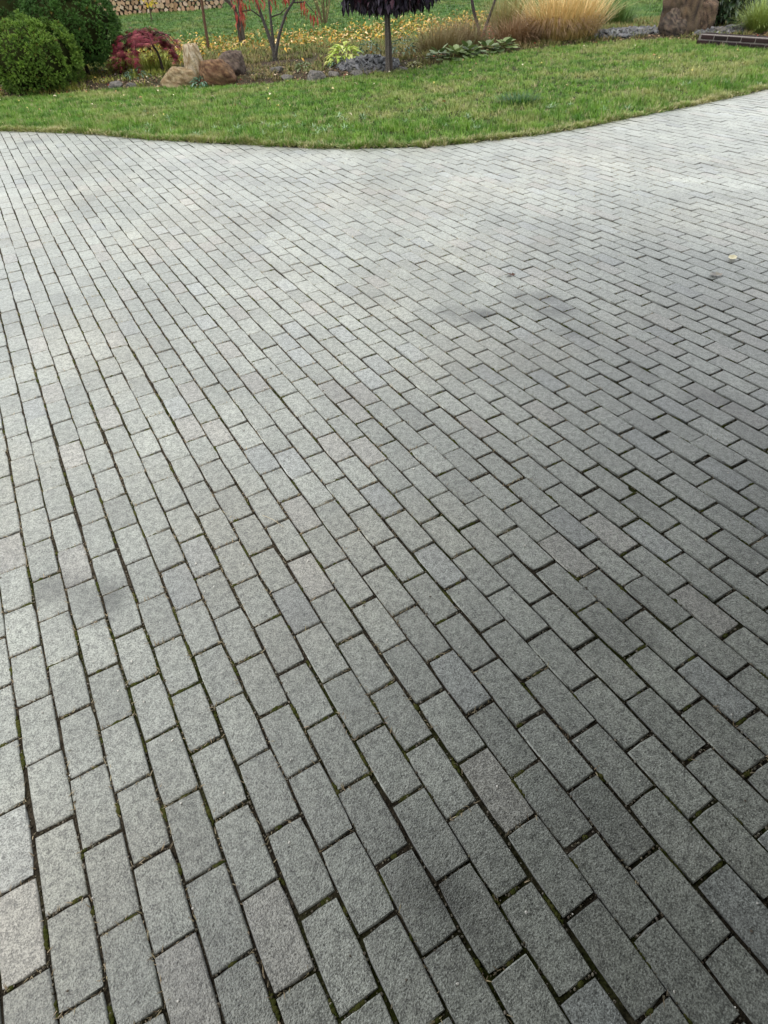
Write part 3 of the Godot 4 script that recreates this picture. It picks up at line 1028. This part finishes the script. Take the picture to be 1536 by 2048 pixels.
# ================================================================ trees
func leaves(called: String, parent: Node, mesh: Mesh, mat: Material, mid: Vector3, rad: Vector3, count: int, cols_from: Array, r: RandomNumberGenerator, shell := 0.5, hang := 0.0, clump := 0.0, seed := 1) -> void:
	var nz := FastNoiseLite.new()
	nz.seed = seed; nz.frequency = 2.6
	var xf := []
	var cols := PackedColorArray()
	var tries := 0
	while xf.size() < count and tries < count * 8:
		tries += 1
		var d := Vector3(r.randfn(), r.randfn(), r.randfn()).normalized()
		var q := lerpf(shell, 1.0, sqrt(r.randf()))
		var p := mid + d * rad * q * (1.0 + 0.12 * nz.get_noise_3dv(d * 1.5))
		if clump > 0.0 and nz.get_noise_3dv(p * 1.6) < clump - 0.3: continue
		var b := rnd_tilt(r, 1.2)
		if hang > 0.0:
			b = Basis(Vector3.UP, r.randf() * TAU) * Basis(Vector3.RIGHT, PI * 0.5 * hang + r.randfn(0, 0.35))
		xf.append(Transform3D(b.scaled(Vector3.ONE * r.randf_range(0.65, 1.25)), p))
		cols.append(vary(cols_from[r.randi() % cols_from.size()], 0.2))
	many(called, mesh, mat, xf, cols, parent).set_meta("kind", "stuff")


func build_trees() -> void:
	var r := RandomNumberGenerator.new()
	r.seed = 71
	var bark := tri_mat(6.0, tex(grain_image(256, 71, 0.7, 0.78)), tex(grain_image(256, 72, 0.9, 0.5)), 0.8, 0.9, 0.25)
	# weeping red maple
	var t := thing("red_maple", "low weeping maple with feathery dark red leaves and a bent trunk", "tree", on(-3.47, -13.3))
	var m := MB.new()
	m.tube([Vector3(0.04, -0.04, 0), Vector3(0.05, 0.14, 0.0), Vector3(0.03, 0.28, 0.0), Vector3(-0.03, 0.40, 0), Vector3(-0.14, 0.46, 0)], [0.026, 0.022, 0.019, 0.016, 0.012], Color(0.06, 0.045, 0.035), 8, 0.1)
	obj("trunk", m.mesh(), bark, t)
	for k in 12:
		m = MB.new()
		var a := TAU * k / 12.0 + 0.2
		var d := Vector3(cos(a) * 0.75, 0, sin(a) * 0.42) * r.randf_range(0.7, 1.05)
		m.tube([Vector3(-0.06, 0.44, 0), Vector3(-0.10, 0.56, 0) + d * 0.35, Vector3(-0.12, 0.50, 0) + d * 0.75, Vector3(-0.12, 0.30, 0) + d], [0.011, 0.008, 0.006, 0.003], Color(0.07, 0.04, 0.035), 6)
		obj("branch", m.mesh(), bark, t)
	var feather := MB.new()
	for k in 7:
		var a := (k - 3) * 0.32
		feather.blade(Vector3.ZERO, Vector3(sin(a), 0, cos(a)) * 2.2, 0.10, 0.007, 1.2, Color.WHITE, Color.WHITE, 3)
	var fm := feather.mesh()
	var reds := [Color(0.14, 0.018, 0.028), Color(0.19, 0.030, 0.044), Color(0.09, 0.015, 0.022), Color(0.20, 0.050, 0.055), Color(0.16, 0.024, 0.044)]
	var xf := []
	var cols := PackedColorArray()
	for k in 1900:
		var a := r.randf() * TAU
		var q := sqrt(r.randf())
		var lobe := 0.80 + 0.22 * sin(a * 5.0 + 1.0) + 0.1 * sin(a * 9.0)
		var dome := 0.62 - 0.40 * pow(q, 2.2)
		var p := Vector3(-0.17 + cos(a) * q * 0.84 * lobe, dome - r.randf() * 0.13 * (0.4 + q) + 0.03 * sin(a * 7.0 + q * 5.0), sin(a) * q * 0.55 * lobe)
		if sin(a * 4.0 + q * 9.0 + 0.6) > 0.66: continue
		if p.y < 0.34 and r.randf() < 0.55: continue
		if p.z > 0.05 and p.y < 0.44 and absf(p.x) < 0.22: continue
		xf.append(Transform3D((Basis(Vector3.UP, PI / 2 - a + r.randfn(0, 0.5)) * Basis(Vector3.RIGHT, 0.35 + 0.8 * q + r.randfn(0, 0.25))).scaled(Vector3.ONE * r.randf_range(0.6, 1.2)), p))
		cols.append(vary(reds[r.randi() % 5], 0.25))
	many("leaves", fm, vmat(0.6, 0.3, Color(0.4, 0.05, 0.05)), xf, cols, t)

	# purple round-headed tree
	t = thing("purple_tree", "round-headed tree with near-black purple leaves on a straight grey trunk", "tree", on(0.545, -11.86))
	m = MB.new()
	m.tube([Vector3(-0.012, -0.04, 0), Vector3(-0.012, 0.25, 0), Vector3(-0.004, 0.55, 0), Vector3(0.0, 0.85, 0), Vector3(0.0, 1.3, 0)], [0.042, 0.036, 0.034, 0.036, 0.02], Color(0.23, 0.20, 0.175), 10, 0.12, 2.0)
	m.tube([Vector3(0.045, -0.04, 0.01), Vector3(0.040, 0.3, 0.012), Vector3(0.030, 0.7, 0.01), Vector3(0.02, 0.9, 0)], [0.024, 0.022, 0.02, 0.015], Color(0.12, 0.10, 0.085), 8, 0.12, 4.0)
	obj("trunk", m.mesh(), bark, t)
	for k in 9:
		m = MB.new()
		var a := TAU * k / 9.0
		m.tube([Vector3(0, 0.82, 0), Vector3(cos(a) * 0.25, 1.02, sin(a) * 0.22), Vector3(cos(a) * 0.52, 1.3, sin(a) * 0.48)], [0.018, 0.012, 0.005], Color(0.06, 0.045, 0.045), 6)
		obj("branch", m.mesh(), bark, t)
	var hang := leaf_mesh(0.11, 0.058, 0.2, 0.3)
	var purples := [Color(0.016, 0.012, 0.022), Color(0.022, 0.014, 0.026), Color(0.012, 0.010, 0.016), Color(0.028, 0.022, 0.036), Color(0.035, 0.012, 0.022)]
	leaves("leaves", t, hang, vmat(0.5, 0.35), Vector3(0.05, 1.34, 0), Vector3(0.82, 0.55, 0.76), 4600, purples, r, 0.45, 0.5, 0.0, 4)
	leaves("leaves", t, hang, vmat(0.5, 0.35), Vector3(0.05, 0.93, 0), Vector3(0.74, 0.15, 0.66), 900, purples, r, 0.1, 0.65, 0.0, 5)

	# multi-stemmed tree with red leaves
	var redl := leaf_mesh(0.13, 0.030, 0.2, 0.3)
	var orange := [Color(0.33, 0.065, 0.04), Color(0.28, 0.05, 0.04), Color(0.36, 0.12, 0.07), Color(0.22, 0.06, 0.035)]
	t = thing("multistem_tree", "slender tree of three grey stems from one base with hanging red leaves", "tree", on(-1.45, -13.75))
	var stems := [[Vector3(0, -0.04, 0), Vector3(0.0, 0.14, 0), Vector3(-0.07, 0.42, 0), Vector3(-0.20, 0.90, 0.0), Vector3(-0.38, 1.7, 0.1)], [Vector3(0, 0.10, -0.01), Vector3(0.0, 0.2, -0.03), Vector3(0.01, 0.5, -0.05), Vector3(0.03, 0.95, -0.08), Vector3(0.05, 1.8, -0.15)], [Vector3(0.01, 0.08, 0), Vector3(0.06, 0.2, 0.01), Vector3(0.15, 0.40, 0.02), Vector3(0.30, 0.66, 0.03), Vector3(0.56, 0.92, 0.05), Vector3(0.95, 1.4, 0.1)]]
	for s in stems:
		m = MB.new()
		var rad := []
		for k in s.size(): rad.append(lerpf(0.050 if s == stems[0] else 0.036, 0.012, float(k) / (s.size() - 1)))
		m.tube(s, rad, Color(0.12, 0.11, 0.10), 9, 0.08, s[1].x * 9.0)
		obj("stem", m.mesh(), bark, t)
	for tw in [[Vector3(0.02, 0.62, -0.06), Vector3(0.20, 0.66, 0), Vector3(0.33, 0.74, 0.05)], [Vector3(-0.13, 0.62, 0), Vector3(-0.3, 0.74, 0.02), Vector3(-0.55, 0.72, 0.04)], [Vector3(0.42, 0.80, 0.04), Vector3(0.66, 0.80, 0.05), Vector3(0.85, 0.60, 0.06)], [Vector3(-0.25, 1.1, 0), Vector3(-0.5, 1.2, 0), Vector3(-0.62, 0.85, 0.04)]]:
		m = MB.new()
		m.tube(tw, [0.013, 0.010, 0.005], Color(0.08, 0.07, 0.06), 6)
		obj("branch", m.mesh(), bark, t)
	var mat := vmat(0.5, 0.4, Color(0.6, 0.1, 0.05))
	for c in [[-0.22, 0.90, 0.12, 16], [-0.10, 0.88, 0.10, 10], [0.36, 0.86, 0.10, 9], [0.62, 0.74, 0.14, 20], [0.80, 0.62, 0.10, 13], [-0.5, 0.80, 0.13, 18], [0.2, 1.2, 0.5, 90], [-0.4, 1.3, 0.4, 90]]:
		leaves("leaves", t, redl, mat, Vector3(c[0], c[1], 0.04), Vector3(c[2], c[2] * 1.25, c[2]), c[3], orange, r, 0.0, 0.85)
	# thinner tree behind it
	t = thing("young_tree", "young tree with a dark forked trunk and red leaves behind the multi-stemmed tree", "tree", on(-2.46, -17.0))
	m = MB.new()
	m.tube([Vector3(-0.03, -0.04, 0), Vector3(-0.03, 0.35, 0), Vector3(-0.05, 0.66, 0), Vector3(-0.22, 0.82, 0), Vector3(-0.38, 1.3, 0)], [0.05, 0.045, 0.04, 0.035, 0.02], Color(0.10, 0.085, 0.07), 8, 0.1)
	m.tube([Vector3(0.04, -0.04, 0.02), Vector3(0.035, 0.4, 0.02), Vector3(0.06, 0.9, 0), Vector3(0.1, 1.9, 0)], [0.04, 0.036, 0.03, 0.016], Color(0.13, 0.11, 0.09), 8, 0.1)
	obj("trunk", m.mesh(), bark, t)
	leaves("leaves", t, redl, mat, Vector3(0.06, 0.52, 0.06), Vector3(0.14, 0.20, 0.1), 26, orange, r, 0.0, 0.85)
	leaves("leaves", t, redl, mat, Vector3(0.05, 0.86, 0.06), Vector3(0.22, 0.20, 0.15), 32, orange, r, 0.0, 0.85)
	leaves("leaves", t, redl, mat, Vector3(0.05, 1.5, 0.0), Vector3(0.6, 0.5, 0.5), 180, orange, r, 0.0, 0.8)
	# stake
	m = MB.new()
	m.tube([Vector3(0.0, -0.05, 0), Vector3(0.03, 0.5, 0), Vector3(0.09, 1.35, 0)], [0.030, 0.028, 0.026], Color(0.17, 0.10, 0.065), 8, 0.04)
	var o := obj("wooden_stake", m.mesh(), bark)
	o.position = on(-3.02, -15.8)
	tag(o, "thin reddish-brown wooden stake standing behind the boulders", "stake")
	# right forked tree
	t = thing("forked_tree", "leafless forked tree with two slim dark stems left of the golden grass", "tree", on(2.55, -15.0))
	m = MB.new()
	m.tube([Vector3(-0.02, -0.03, 0), Vector3(-0.06, 0.18, 0), Vector3(-0.16, 0.42, 0), Vector3(-0.25, 0.72, 0), Vector3(-0.33, 1.5, 0)], [0.038, 0.033, 0.03, 0.026, 0.014], Color(0.085, 0.07, 0.07), 8, 0.1)
	obj("stem", m.mesh(), bark, t)
	m = MB.new()
	m.tube([Vector3(0.03, -0.03, 0), Vector3(0.09, 0.20, 0), Vector3(0.20, 0.48, 0), Vector3(0.29, 0.72, 0), Vector3(0.5, 1.5, 0)], [0.034, 0.03, 0.026, 0.024, 0.012], Color(0.12, 0.105, 0.10), 8, 0.1, 3.0)
	obj("stem", m.mesh(), bark, t)
	m = MB.new()
	m.tube([Vector3(-0.20, 0.56, 0), Vector3(-0.29, 0.70, 0), Vector3(-0.36, 0.9, 0)], [0.012, 0.010, 0.006], Color(0.07, 0.06, 0.06), 6)
	obj("branch", m.mesh(), bark, t)
	# young yellow-leaved tree by the wood pile
	t = thing("yellow_sapling", "thin sapling with bright yellow leaves in front of the stacked firewood", "tree", on(-6.65, -26.0))
	m = MB.new()
	m.tube([Vector3(0, -0.03, 0), Vector3(0.02, 0.5, 0), Vector3(0.03, 1.5, 0)], [0.022, 0.018, 0.008], Color(0.16, 0.12, 0.08), 6)
	obj("trunk", m.mesh(), bark, t)
	leaves("leaves", t, leaf_mesh(0.12, 0.07), vmat(0.5, 0.4, Color(0.6, 0.5, 0.05)), Vector3(0.05, 0.85, 0), Vector3(0.33, 0.55, 0.3), 300, [Color(0.62, 0.48, 0.04), Color(0.7, 0.55, 0.1), Color(0.5, 0.42, 0.05)], r, 0.1, 0.4)


# ================================================================ ornamental grasses
func clump(called: String, label: String, at: Vector3, n: int, spread: Vector2, h: float, lean: float, droop: float, width: float, lo: Color, hi: Color, r: RandomNumberGenerator, group := "") -> Node3D:
	var t := thing(called, label, "ornamental grass", at, group)
	var m := MB.new()
	for k in n:
		var a := r.randf() * TAU
		var q := sqrt(r.randf())
		var p := Vector3(cos(a) * spread.x * q, 0, sin(a) * spread.y * q)
		var d := Vector3(cos(a) * q + r.randfn(0, 0.3), 0, sin(a) * q + r.randfn(0, 0.3)) * lean * r.randf_range(0.3, 1.2)
		m.blade(p, d, h * r.randf_range(0.55, 1.1), width, droop * r.randf_range(0.3, 1.3), vary(lo, 0.25), vary(hi, 0.2), 5)
	var o := obj("blades", m.mesh(), vmat(0.6, 0.35, Color(0.4, 0.3, 0.1)), t)
	o.set_meta("kind", "stuff")
	return t


func build_grasses() -> void:
	var r := RandomNumberGenerator.new()
	r.seed = 91
	var t := clump("golden_grass", "big golden straw-coloured ornamental grass, the tallest clump behind the lawn", on(4.0, -14.25), 1250, Vector2(0.64, 0.30), 1.0, 0.75, 0.6, 0.010, Color(0.40, 0.29, 0.10), Color(0.74, 0.58, 0.31), r)
	var m := MB.new()
	for k in 900:                                   # withered skirt of hanging leaves
		var a := r.randf() * TAU
		var q := r.randf_range(0.75, 1.1)
		var d := Vector3(cos(a), 0, sin(a))
		m.blade(Vector3(d.x * 0.62 * q - 0.12, 0.10 + r.randf() * 0.2, d.z * 0.28 * q), d * r.randf_range(0.8, 1.6), r.randf_range(0.25, 0.45), 0.008, 2.4, vary(Color(0.26, 0.17, 0.08), 0.25), vary(Color(0.22, 0.15, 0.10), 0.3), 4)
	obj("skirt", m.mesh(), vmat(0.7, 0.3, Color(0.3, 0.2, 0.1)), t).set_meta("kind", "stuff")
	clump("brown_grass", "brown withered grass spilling left of the golden clump", on(3.05, -14.05), 1000, Vector2(0.42, 0.25), 0.50, 0.9, 1.6, 0.007, Color(0.17, 0.11, 0.055), Color(0.26, 0.17, 0.10), r)
	clump("olive_grass", "olive grass clump between forked tree and golden grass", on(3.1, -15.1), 900, Vector2(0.35, 0.3), 0.75, 0.6, 0.6, 0.008, Color(0.14, 0.14, 0.04), Color(0.30, 0.27, 0.12), r)
	clump("wispy_grass", "wispy brownish-olive grass right behind the round-leaved plants, nearer the purple tree", on(1.55, -13.4), 900, Vector2(0.38, 0.25), 0.50, 0.7, 0.7, 0.005, Color(0.12, 0.11, 0.045), Color(0.22, 0.17, 0.09), r, "wispy brown grasses")
	clump("wispy_grass", "wispy brownish grass beside the left stem of the forked tree", on(2.05, -13.9), 900, Vector2(0.42, 0.28), 0.52, 0.7, 0.7, 0.005, Color(0.12, 0.10, 0.05), Color(0.21, 0.155, 0.09), r, "wispy brown grasses")
	clump("green_grass", "bright green arching grass clump above the brick edging", on(7.2, -13.3), 750, Vector2(0.16, 0.14), 0.55, 0.8, 1.2, 0.010, Color(0.13, 0.19, 0.035), Color(0.26, 0.34, 0.10), r)
	clump("green_grass", "green grass clump between golden grass and streaked boulder, at the top edge", on(5.55, -16.0), 500, Vector2(0.35, 0.2), 0.5, 0.7, 0.8, 0.010, Color(0.06, 0.12, 0.03), Color(0.13, 0.22, 0.06), r)
	clump("yellowing_grass", "yellowing strap-leaved plant beneath the left side of the red maple", on(-3.75, -13.75), 260, Vector2(0.40, 0.25), 0.32, 0.7, 0.9, 0.014, Color(0.13, 0.19, 0.03), Color(0.36, 0.36, 0.06), r, "yellowing plants under the maple")
	clump("yellowing_grass", "yellowing strap-leaved plant between the globe conifer trunk and the maple", on(-4.3, -13.95), 240, Vector2(0.35, 0.25), 0.30, 0.7, 0.9, 0.014, Color(0.12, 0.19, 0.03), Color(0.30, 0.34, 0.06), r, "yellowing plants under the maple")


# ================================================================ leafy plants
func rosette(called: String, label: String, category: String, at: Vector3, n: int, rad: float, h: float, leaf: Mesh, cols_from: Array, r: RandomNumberGenerator, group := "") -> void:
	var t := thing(called, label, category, at, group)
	for k in n:
		var a := TAU * k * 0.382 + r.randf() * 0.4
		var q := sqrt((k + 0.5) / n)
		var o := MeshInstance3D.new()
		o.name = "leaf"
		o.mesh = leaf
		var key: Color = cols_from[r.randi() % cols_from.size()]
		o.material_override = leaf_material(key)
		o.transform = Transform3D((Basis(Vector3.UP, PI / 2 - a) * Basis(Vector3.RIGHT, lerpf(-0.9, 0.35, q) + r.randfn(0, 0.15))).scaled(Vector3.ONE * r.randf_range(0.75, 1.2)), Vector3(cos(a) * rad * q * 0.75, h * (1.0 - 0.75 * q * q) * r.randf_range(0.8, 1.05), sin(a) * rad * q * 0.75))
		t.add_child(o, true)


var leaf_mats := {}
func leaf_material(c: Color) -> StandardMaterial3D:
	if not leaf_mats.has(c):
		var m := StandardMaterial3D.new()
		m.albedo_color = c.linear_to_srgb()
		m.roughness = 0.45
		m.cull_mode = BaseMaterial3D.CULL_DISABLED
		m.backlight_enabled = true
		m.backlight = (c * 0.6).linear_to_srgb()
		leaf_mats[c] = m
	return leaf_mats[c]


func round_leaf(rad: float) -> ArrayMesh:
	var m := MB.new()
	var c := m.p(Vector3(0, 0.0, rad), Vector3.UP, Color.WHITE)
	for k in 9:
		var a := TAU * k / 8.0
		m.p(Vector3(sin(a) * rad * 0.92, 0.18 * rad * (1.0 - 0.6 * absf(cos(a))), rad - cos(a) * rad), (Vector3.UP - Vector3(sin(a), 0, -cos(a)) * 0.25).normalized(), Color.WHITE)
	for k in 8: m.t(c, c + 1 + k, c + 2 + k)
	return m.mesh()


func build_plants() -> void:
	var r := RandomNumberGenerator.new()
	r.seed = 131
	var lime := leaf_mesh(0.15, 0.070, 0.2, 0.35)
	rosette("hosta", "yellow-green hosta left of the purple tree trunk", "plant", on(-0.17, -12.72), 80, 0.34, 0.25, lime, [Color(0.38, 0.46, 0.08), Color(0.30, 0.40, 0.06), Color(0.22, 0.32, 0.05), Color(0.48, 0.50, 0.16)], r)
	var rl := round_leaf(0.068)
	var greens := [Color(0.075, 0.115, 0.030), Color(0.055, 0.090, 0.024), Color(0.115, 0.160, 0.050), Color(0.040, 0.068, 0.020)]
	var spots := [[1.45, -12.62, "round-leaved green plant at the left end of the row below the wispy grass"], [1.75, -12.78, "round-leaved green plant second from the left in the row at the lawn edge"], [2.02, -13.10, "round-leaved green plant behind the middle of the row at the lawn edge"], [2.08, -12.98, "round-leaved green plant in the middle of the row at the lawn edge"], [2.38, -13.28, "round-leaved green plant below the red flowers of the forked tree"], [2.72, -13.40, "round-leaved green plant at the right end of the row, below the brown grass"]]
	for s in spots:
		rosette("bergenia", s[2], "plant", on(s[0], s[1]), 26, 0.24, 0.13, rl, greens, r, "round-leaved plants at the lawn edge")
	var dk := leaf_mesh(0.09, 0.045, 0.2, 0.3)
	var deep := [Color(0.035, 0.075, 0.035), Color(0.05, 0.10, 0.05), Color(0.03, 0.055, 0.03)]
	rosette("low_plant", "low blue-green plant in front of the tan and red-brown boulders", "plant", on(-2.47, -11.72), 46, 0.17, 0.12, dk, [Color(0.04, 0.10, 0.06), Color(0.06, 0.13, 0.08)], r, "low dark plants in the bed")
	rosette("low_plant", "dark green plant at the lower left of the hosta", "plant", on(-0.28, -12.45), 40, 0.18, 0.12, dk, deep, r, "low dark plants in the bed")
	rosette("low_plant", "dark green leafy plant just behind the purple tree trunk on the right", "plant", on(0.88, -13.3), 60, 0.30, 0.26, dk, deep, r, "low dark plants in the bed")
	rosette("low_plant", "dark green leafy plant just behind the purple tree trunk on the left", "plant", on(0.28, -13.6), 50, 0.26, 0.22, dk, deep, r, "low dark plants in the bed")
	rosette("low_plant", "tiny olive cushion plant right of the purple tree trunk", "plant", on(0.98, -12.12), 40, 0.15, 0.08, dk, [Color(0.16, 0.16, 0.04), Color(0.20, 0.19, 0.06)], r, "low dark plants in the bed")
	rosette("low_plant", "small green plant under the multi-stemmed tree", "plant", on(-0.85, -12.3), 34, 0.14, 0.10, dk, [Color(0.06, 0.10, 0.03), Color(0.10, 0.13, 0.04)], r, "low dark plants in the bed")
	rosette("low_plant", "low dark plant left of the maple trunk", "plant", on(-3.75, -12.75), 44, 0.28, 0.10, dk, deep, r, "low dark plants in the bed")
	rosette("red_plant", "small plant with red leaves at the foot of the forked tree", "plant", on(2.62, -14.7), 40, 0.14, 0.22, leaf_mesh(0.07, 0.03), [Color(0.45, 0.10, 0.07), Color(0.38, 0.07, 0.06)], r)
	# dark evergreen at the right
	var t := thing("dark_shrub", "dark green broad-leaved shrub between streaked boulder and bright green grass", "shrub", on(7.0, -14.35))
	var m := MB.new()
	for k in 8:
		var a := TAU * k / 8.0
		m.tube([Vector3(0, -0.02, 0), Vector3(cos(a) * 0.2, 0.3, sin(a) * 0.15), Vector3(cos(a) * 0.45, 0.65, sin(a) * 0.35)], [0.02, 0.014, 0.006], Color(0.04, 0.03, 0.025), 6)
	obj("branches", m.mesh(), vmat(0.9, 0.2), t)
	leaves("leaves", t, leaf_mesh(0.13, 0.065, 0.15, 0.3), vmat(0.35, 0.5, Color(0.1, 0.2, 0.05)), Vector3(0, 0.50, 0), Vector3(0.66, 0.50, 0.45), 1500, [Color(0.022, 0.050, 0.016), Color(0.03, 0.065, 0.02), Color(0.016, 0.036, 0.014), Color(0.06, 0.09, 0.025)], r, 0.25, 0.35, 0.0, 9)
	# bare brownish bush at the top
	t = thing("bare_bush", "sparse brown-stemmed bush at the top edge left of the purple tree", "shrub", on(-0.75, -21.0))
	for k in 16:
		m = MB.new()
		var a := r.randf() * TAU
		var d := Vector3(cos(a), 0, sin(a))
		m.tube([d * 0.06, d * 0.22 + Vector3(0, 0.5, 0), d * r.randf_range(0.4, 0.75) + Vector3(0, 1.1, 0)], [0.014, 0.010, 0.004], Color(0.14, 0.11, 0.06), 5)
		obj("stem", m.mesh(), vmat(0.9, 0.2), t)
	leaves("leaves", t, leaf_mesh(0.09, 0.03), vmat(0.6, 0.3, Color(0.3, 0.3, 0.1)), Vector3(0, 0.65, 0), Vector3(0.6, 0.5, 0.5), 260, [Color(0.16, 0.16, 0.05), Color(0.20, 0.16, 0.07)], r, 0.0, 0.3)


# ================================================================ firewood
func build_woodpile() -> void:
	var r := RandomNumberGenerator.new()
	r.seed = 151
	var t := thing("firewood_stack", "long stack of split firewood with pale cut ends at the back of the garden", "firewood", Vector3(-7.9, 0.03, -30.0))
	var wood := tri_mat(5.0, tex(grain_image(256, 81, 0.5, 0.82)), null, 0.0, 0.85, 0.25)
	var x := -3.4
	var n := 0
	while x < 3.0:
		var y := 0.06
		for row in 7:
			var rad := r.randf_range(0.065, 0.10)
			var m := MB.new()
			var sides := r.randi_range(4, 7)
			var pts := []
			for s in sides:
				var a := TAU * s / sides + r.randf() * 0.7
				pts.append(Vector3(cos(a), sin(a), 0) * rad * r.randf_range(0.75, 1.15))
			var cut := vary([Color(0.52, 0.36, 0.22), Color(0.60, 0.45, 0.30), Color(0.46, 0.30, 0.18), Color(0.62, 0.50, 0.36)][r.randi() % 4], 0.15)
			var bark := vary(Color(0.12, 0.08, 0.055), 0.3)
			var z := r.randf_range(-0.04, 0.05)
			for s in sides:
				var a: Vector3 = pts[s]
				var b: Vector3 = pts[(s + 1) % sides]
				m.flat(Vector3(0, 0, z), a + Vector3(0, 0, z), b + Vector3(0, 0, z), cut, Vector3(0, 0, 1))
				m.quad(a + Vector3(0, 0, z), b + Vector3(0, 0, z), b * 0.95 + Vector3(0, 0, -0.5), a * 0.95 + Vector3(0, 0, -0.5), bark if r.randf() < 0.5 else cut * 0.7, (a + b))
			if n < 290:
				var o := obj("log", m.mesh(), wood, t)
				o.position = Vector3(x + (0.09 if row % 2 == 1 else 0.0) + r.randfn(0, 0.012), y + r.randfn(0, 0.008), 0)
				n += 1
			y += 0.145
		x += 0.17


# ================================================================ small things on the paving
func build_small() -> void:
	var m := MB.new()
	var pale := Color(0.68, 0.62, 0.42)
	var tip := Vector3(0.035, 0.014, 0.0)
	var mid := Vector3(0, 0.004, 0)
	for s in [-1.0, 1.0]:
		var ring := [Vector3(-0.045, 0.012, 0), Vector3(-0.02, 0.012, s * 0.024), Vector3(0.012, 0.015, s * 0.022), tip]
		for k in 3: m.flat(mid, ring[k], ring[k + 1], pale, Vector3.UP)
	m.tube([Vector3(-0.042, 0.012, 0), Vector3(-0.06, 0.02, 0.006)], [0.0012, 0.0008], Color(0.3, 0.24, 0.1), 5)
	var o := obj("fallen_leaf", m.mesh(), vmat(0.5, 0.4, Color(0.5, 0.4, 0.2)))
	o.position = Vector3(2.32, 0.002, -3.75)
	o.rotation.y = 0.9
	tag(o, "single pale yellow leaf lying on the shaded right side of the paving", "leaf")
	m = MB.new()
	for k in 6:
		m.flat(Vector3(0, 0.003, 0), Vector3(cos(k) * 0.04, 0.012, sin(k) * 0.03), Vector3(cos(k + 1.0) * 0.035, 0.006, sin(k + 1.0) * 0.03), vary(Color(0.30, 0.275, 0.25), 0.15), Vector3.UP)
	o = obj("fallen_leaf", m.mesh(), vmat(0.7, 0.3))
	o.position = Vector3(2.11, 0.002, -3.52)
	tag(o, "shrivelled greyish leaf on the paving just left of the pale yellow one", "leaf")
	m = MB.new()
	m.tube([Vector3(-0.05, 0.006, -0.02), Vector3(0.0, 0.010, 0.0), Vector3(0.05, 0.003, 0.025)], [0.0010, 0.0011, 0.0008], Color(0.50, 0.44, 0.32), 5)
	o = obj("straw", m.mesh(), vmat(0.7, 0.3))
	o.position = Vector3(-0.42, 0.002, -1.62)
	o.rotation.y = -0.25
	tag(o, "single thin straw lying across a joint in the middle of the paving", "straw")
	m = MB.new()
	for k in 5:
		m.flat(Vector3(0, 0.002, 0), Vector3(cos(k * 1.3) * 0.03, 0.010, sin(k * 1.3) * 0.022), Vector3(cos(k * 1.3 + 1.1) * 0.03, 0.004, sin(k * 1.3 + 1.1) * 0.02), vary(Color(0.10, 0.06, 0.045), 0.2), Vector3.UP)
	o = obj("fallen_leaf", m.mesh(), vmat(0.7, 0.3))
	o.position = Vector3(0.90, 0.002, -3.72)
	tag(o, "small dark brown leaf on the paving beyond the grey stains", "leaf")
	var grit := MB.new()
	grit.box(Vector3.ZERO, Vector3(0.006, 0.004, 0.005), Color.WHITE, Basis(Vector3(1, 1, 0).normalized(), 0.6), 0.001)
	var at := []
	var cols := PackedColorArray()
	var r := RandomNumberGenerator.new()
	r.seed = 171
	for k in 260:
		var z := -4.5 * pow(r.randf(), 1.4)
		var x := r.randf_range(-1.2, 1.2) * (0.9 + -z * 0.5)
		at.append(Transform3D(rnd_tilt(r, 1.0).scaled(Vector3.ONE * r.randf_range(0.35, 1.1)), Vector3(x, 0.003, z)))
		cols.append(Color(0.6, 0.58, 0.54) if r.randf() < 0.7 else Color(0.10, 0.08, 0.06))
	tag(many("grit", grit.mesh(), vmat(0.6, 0.4), at, cols), "tiny pale grit grains scattered over the paving", "grit")
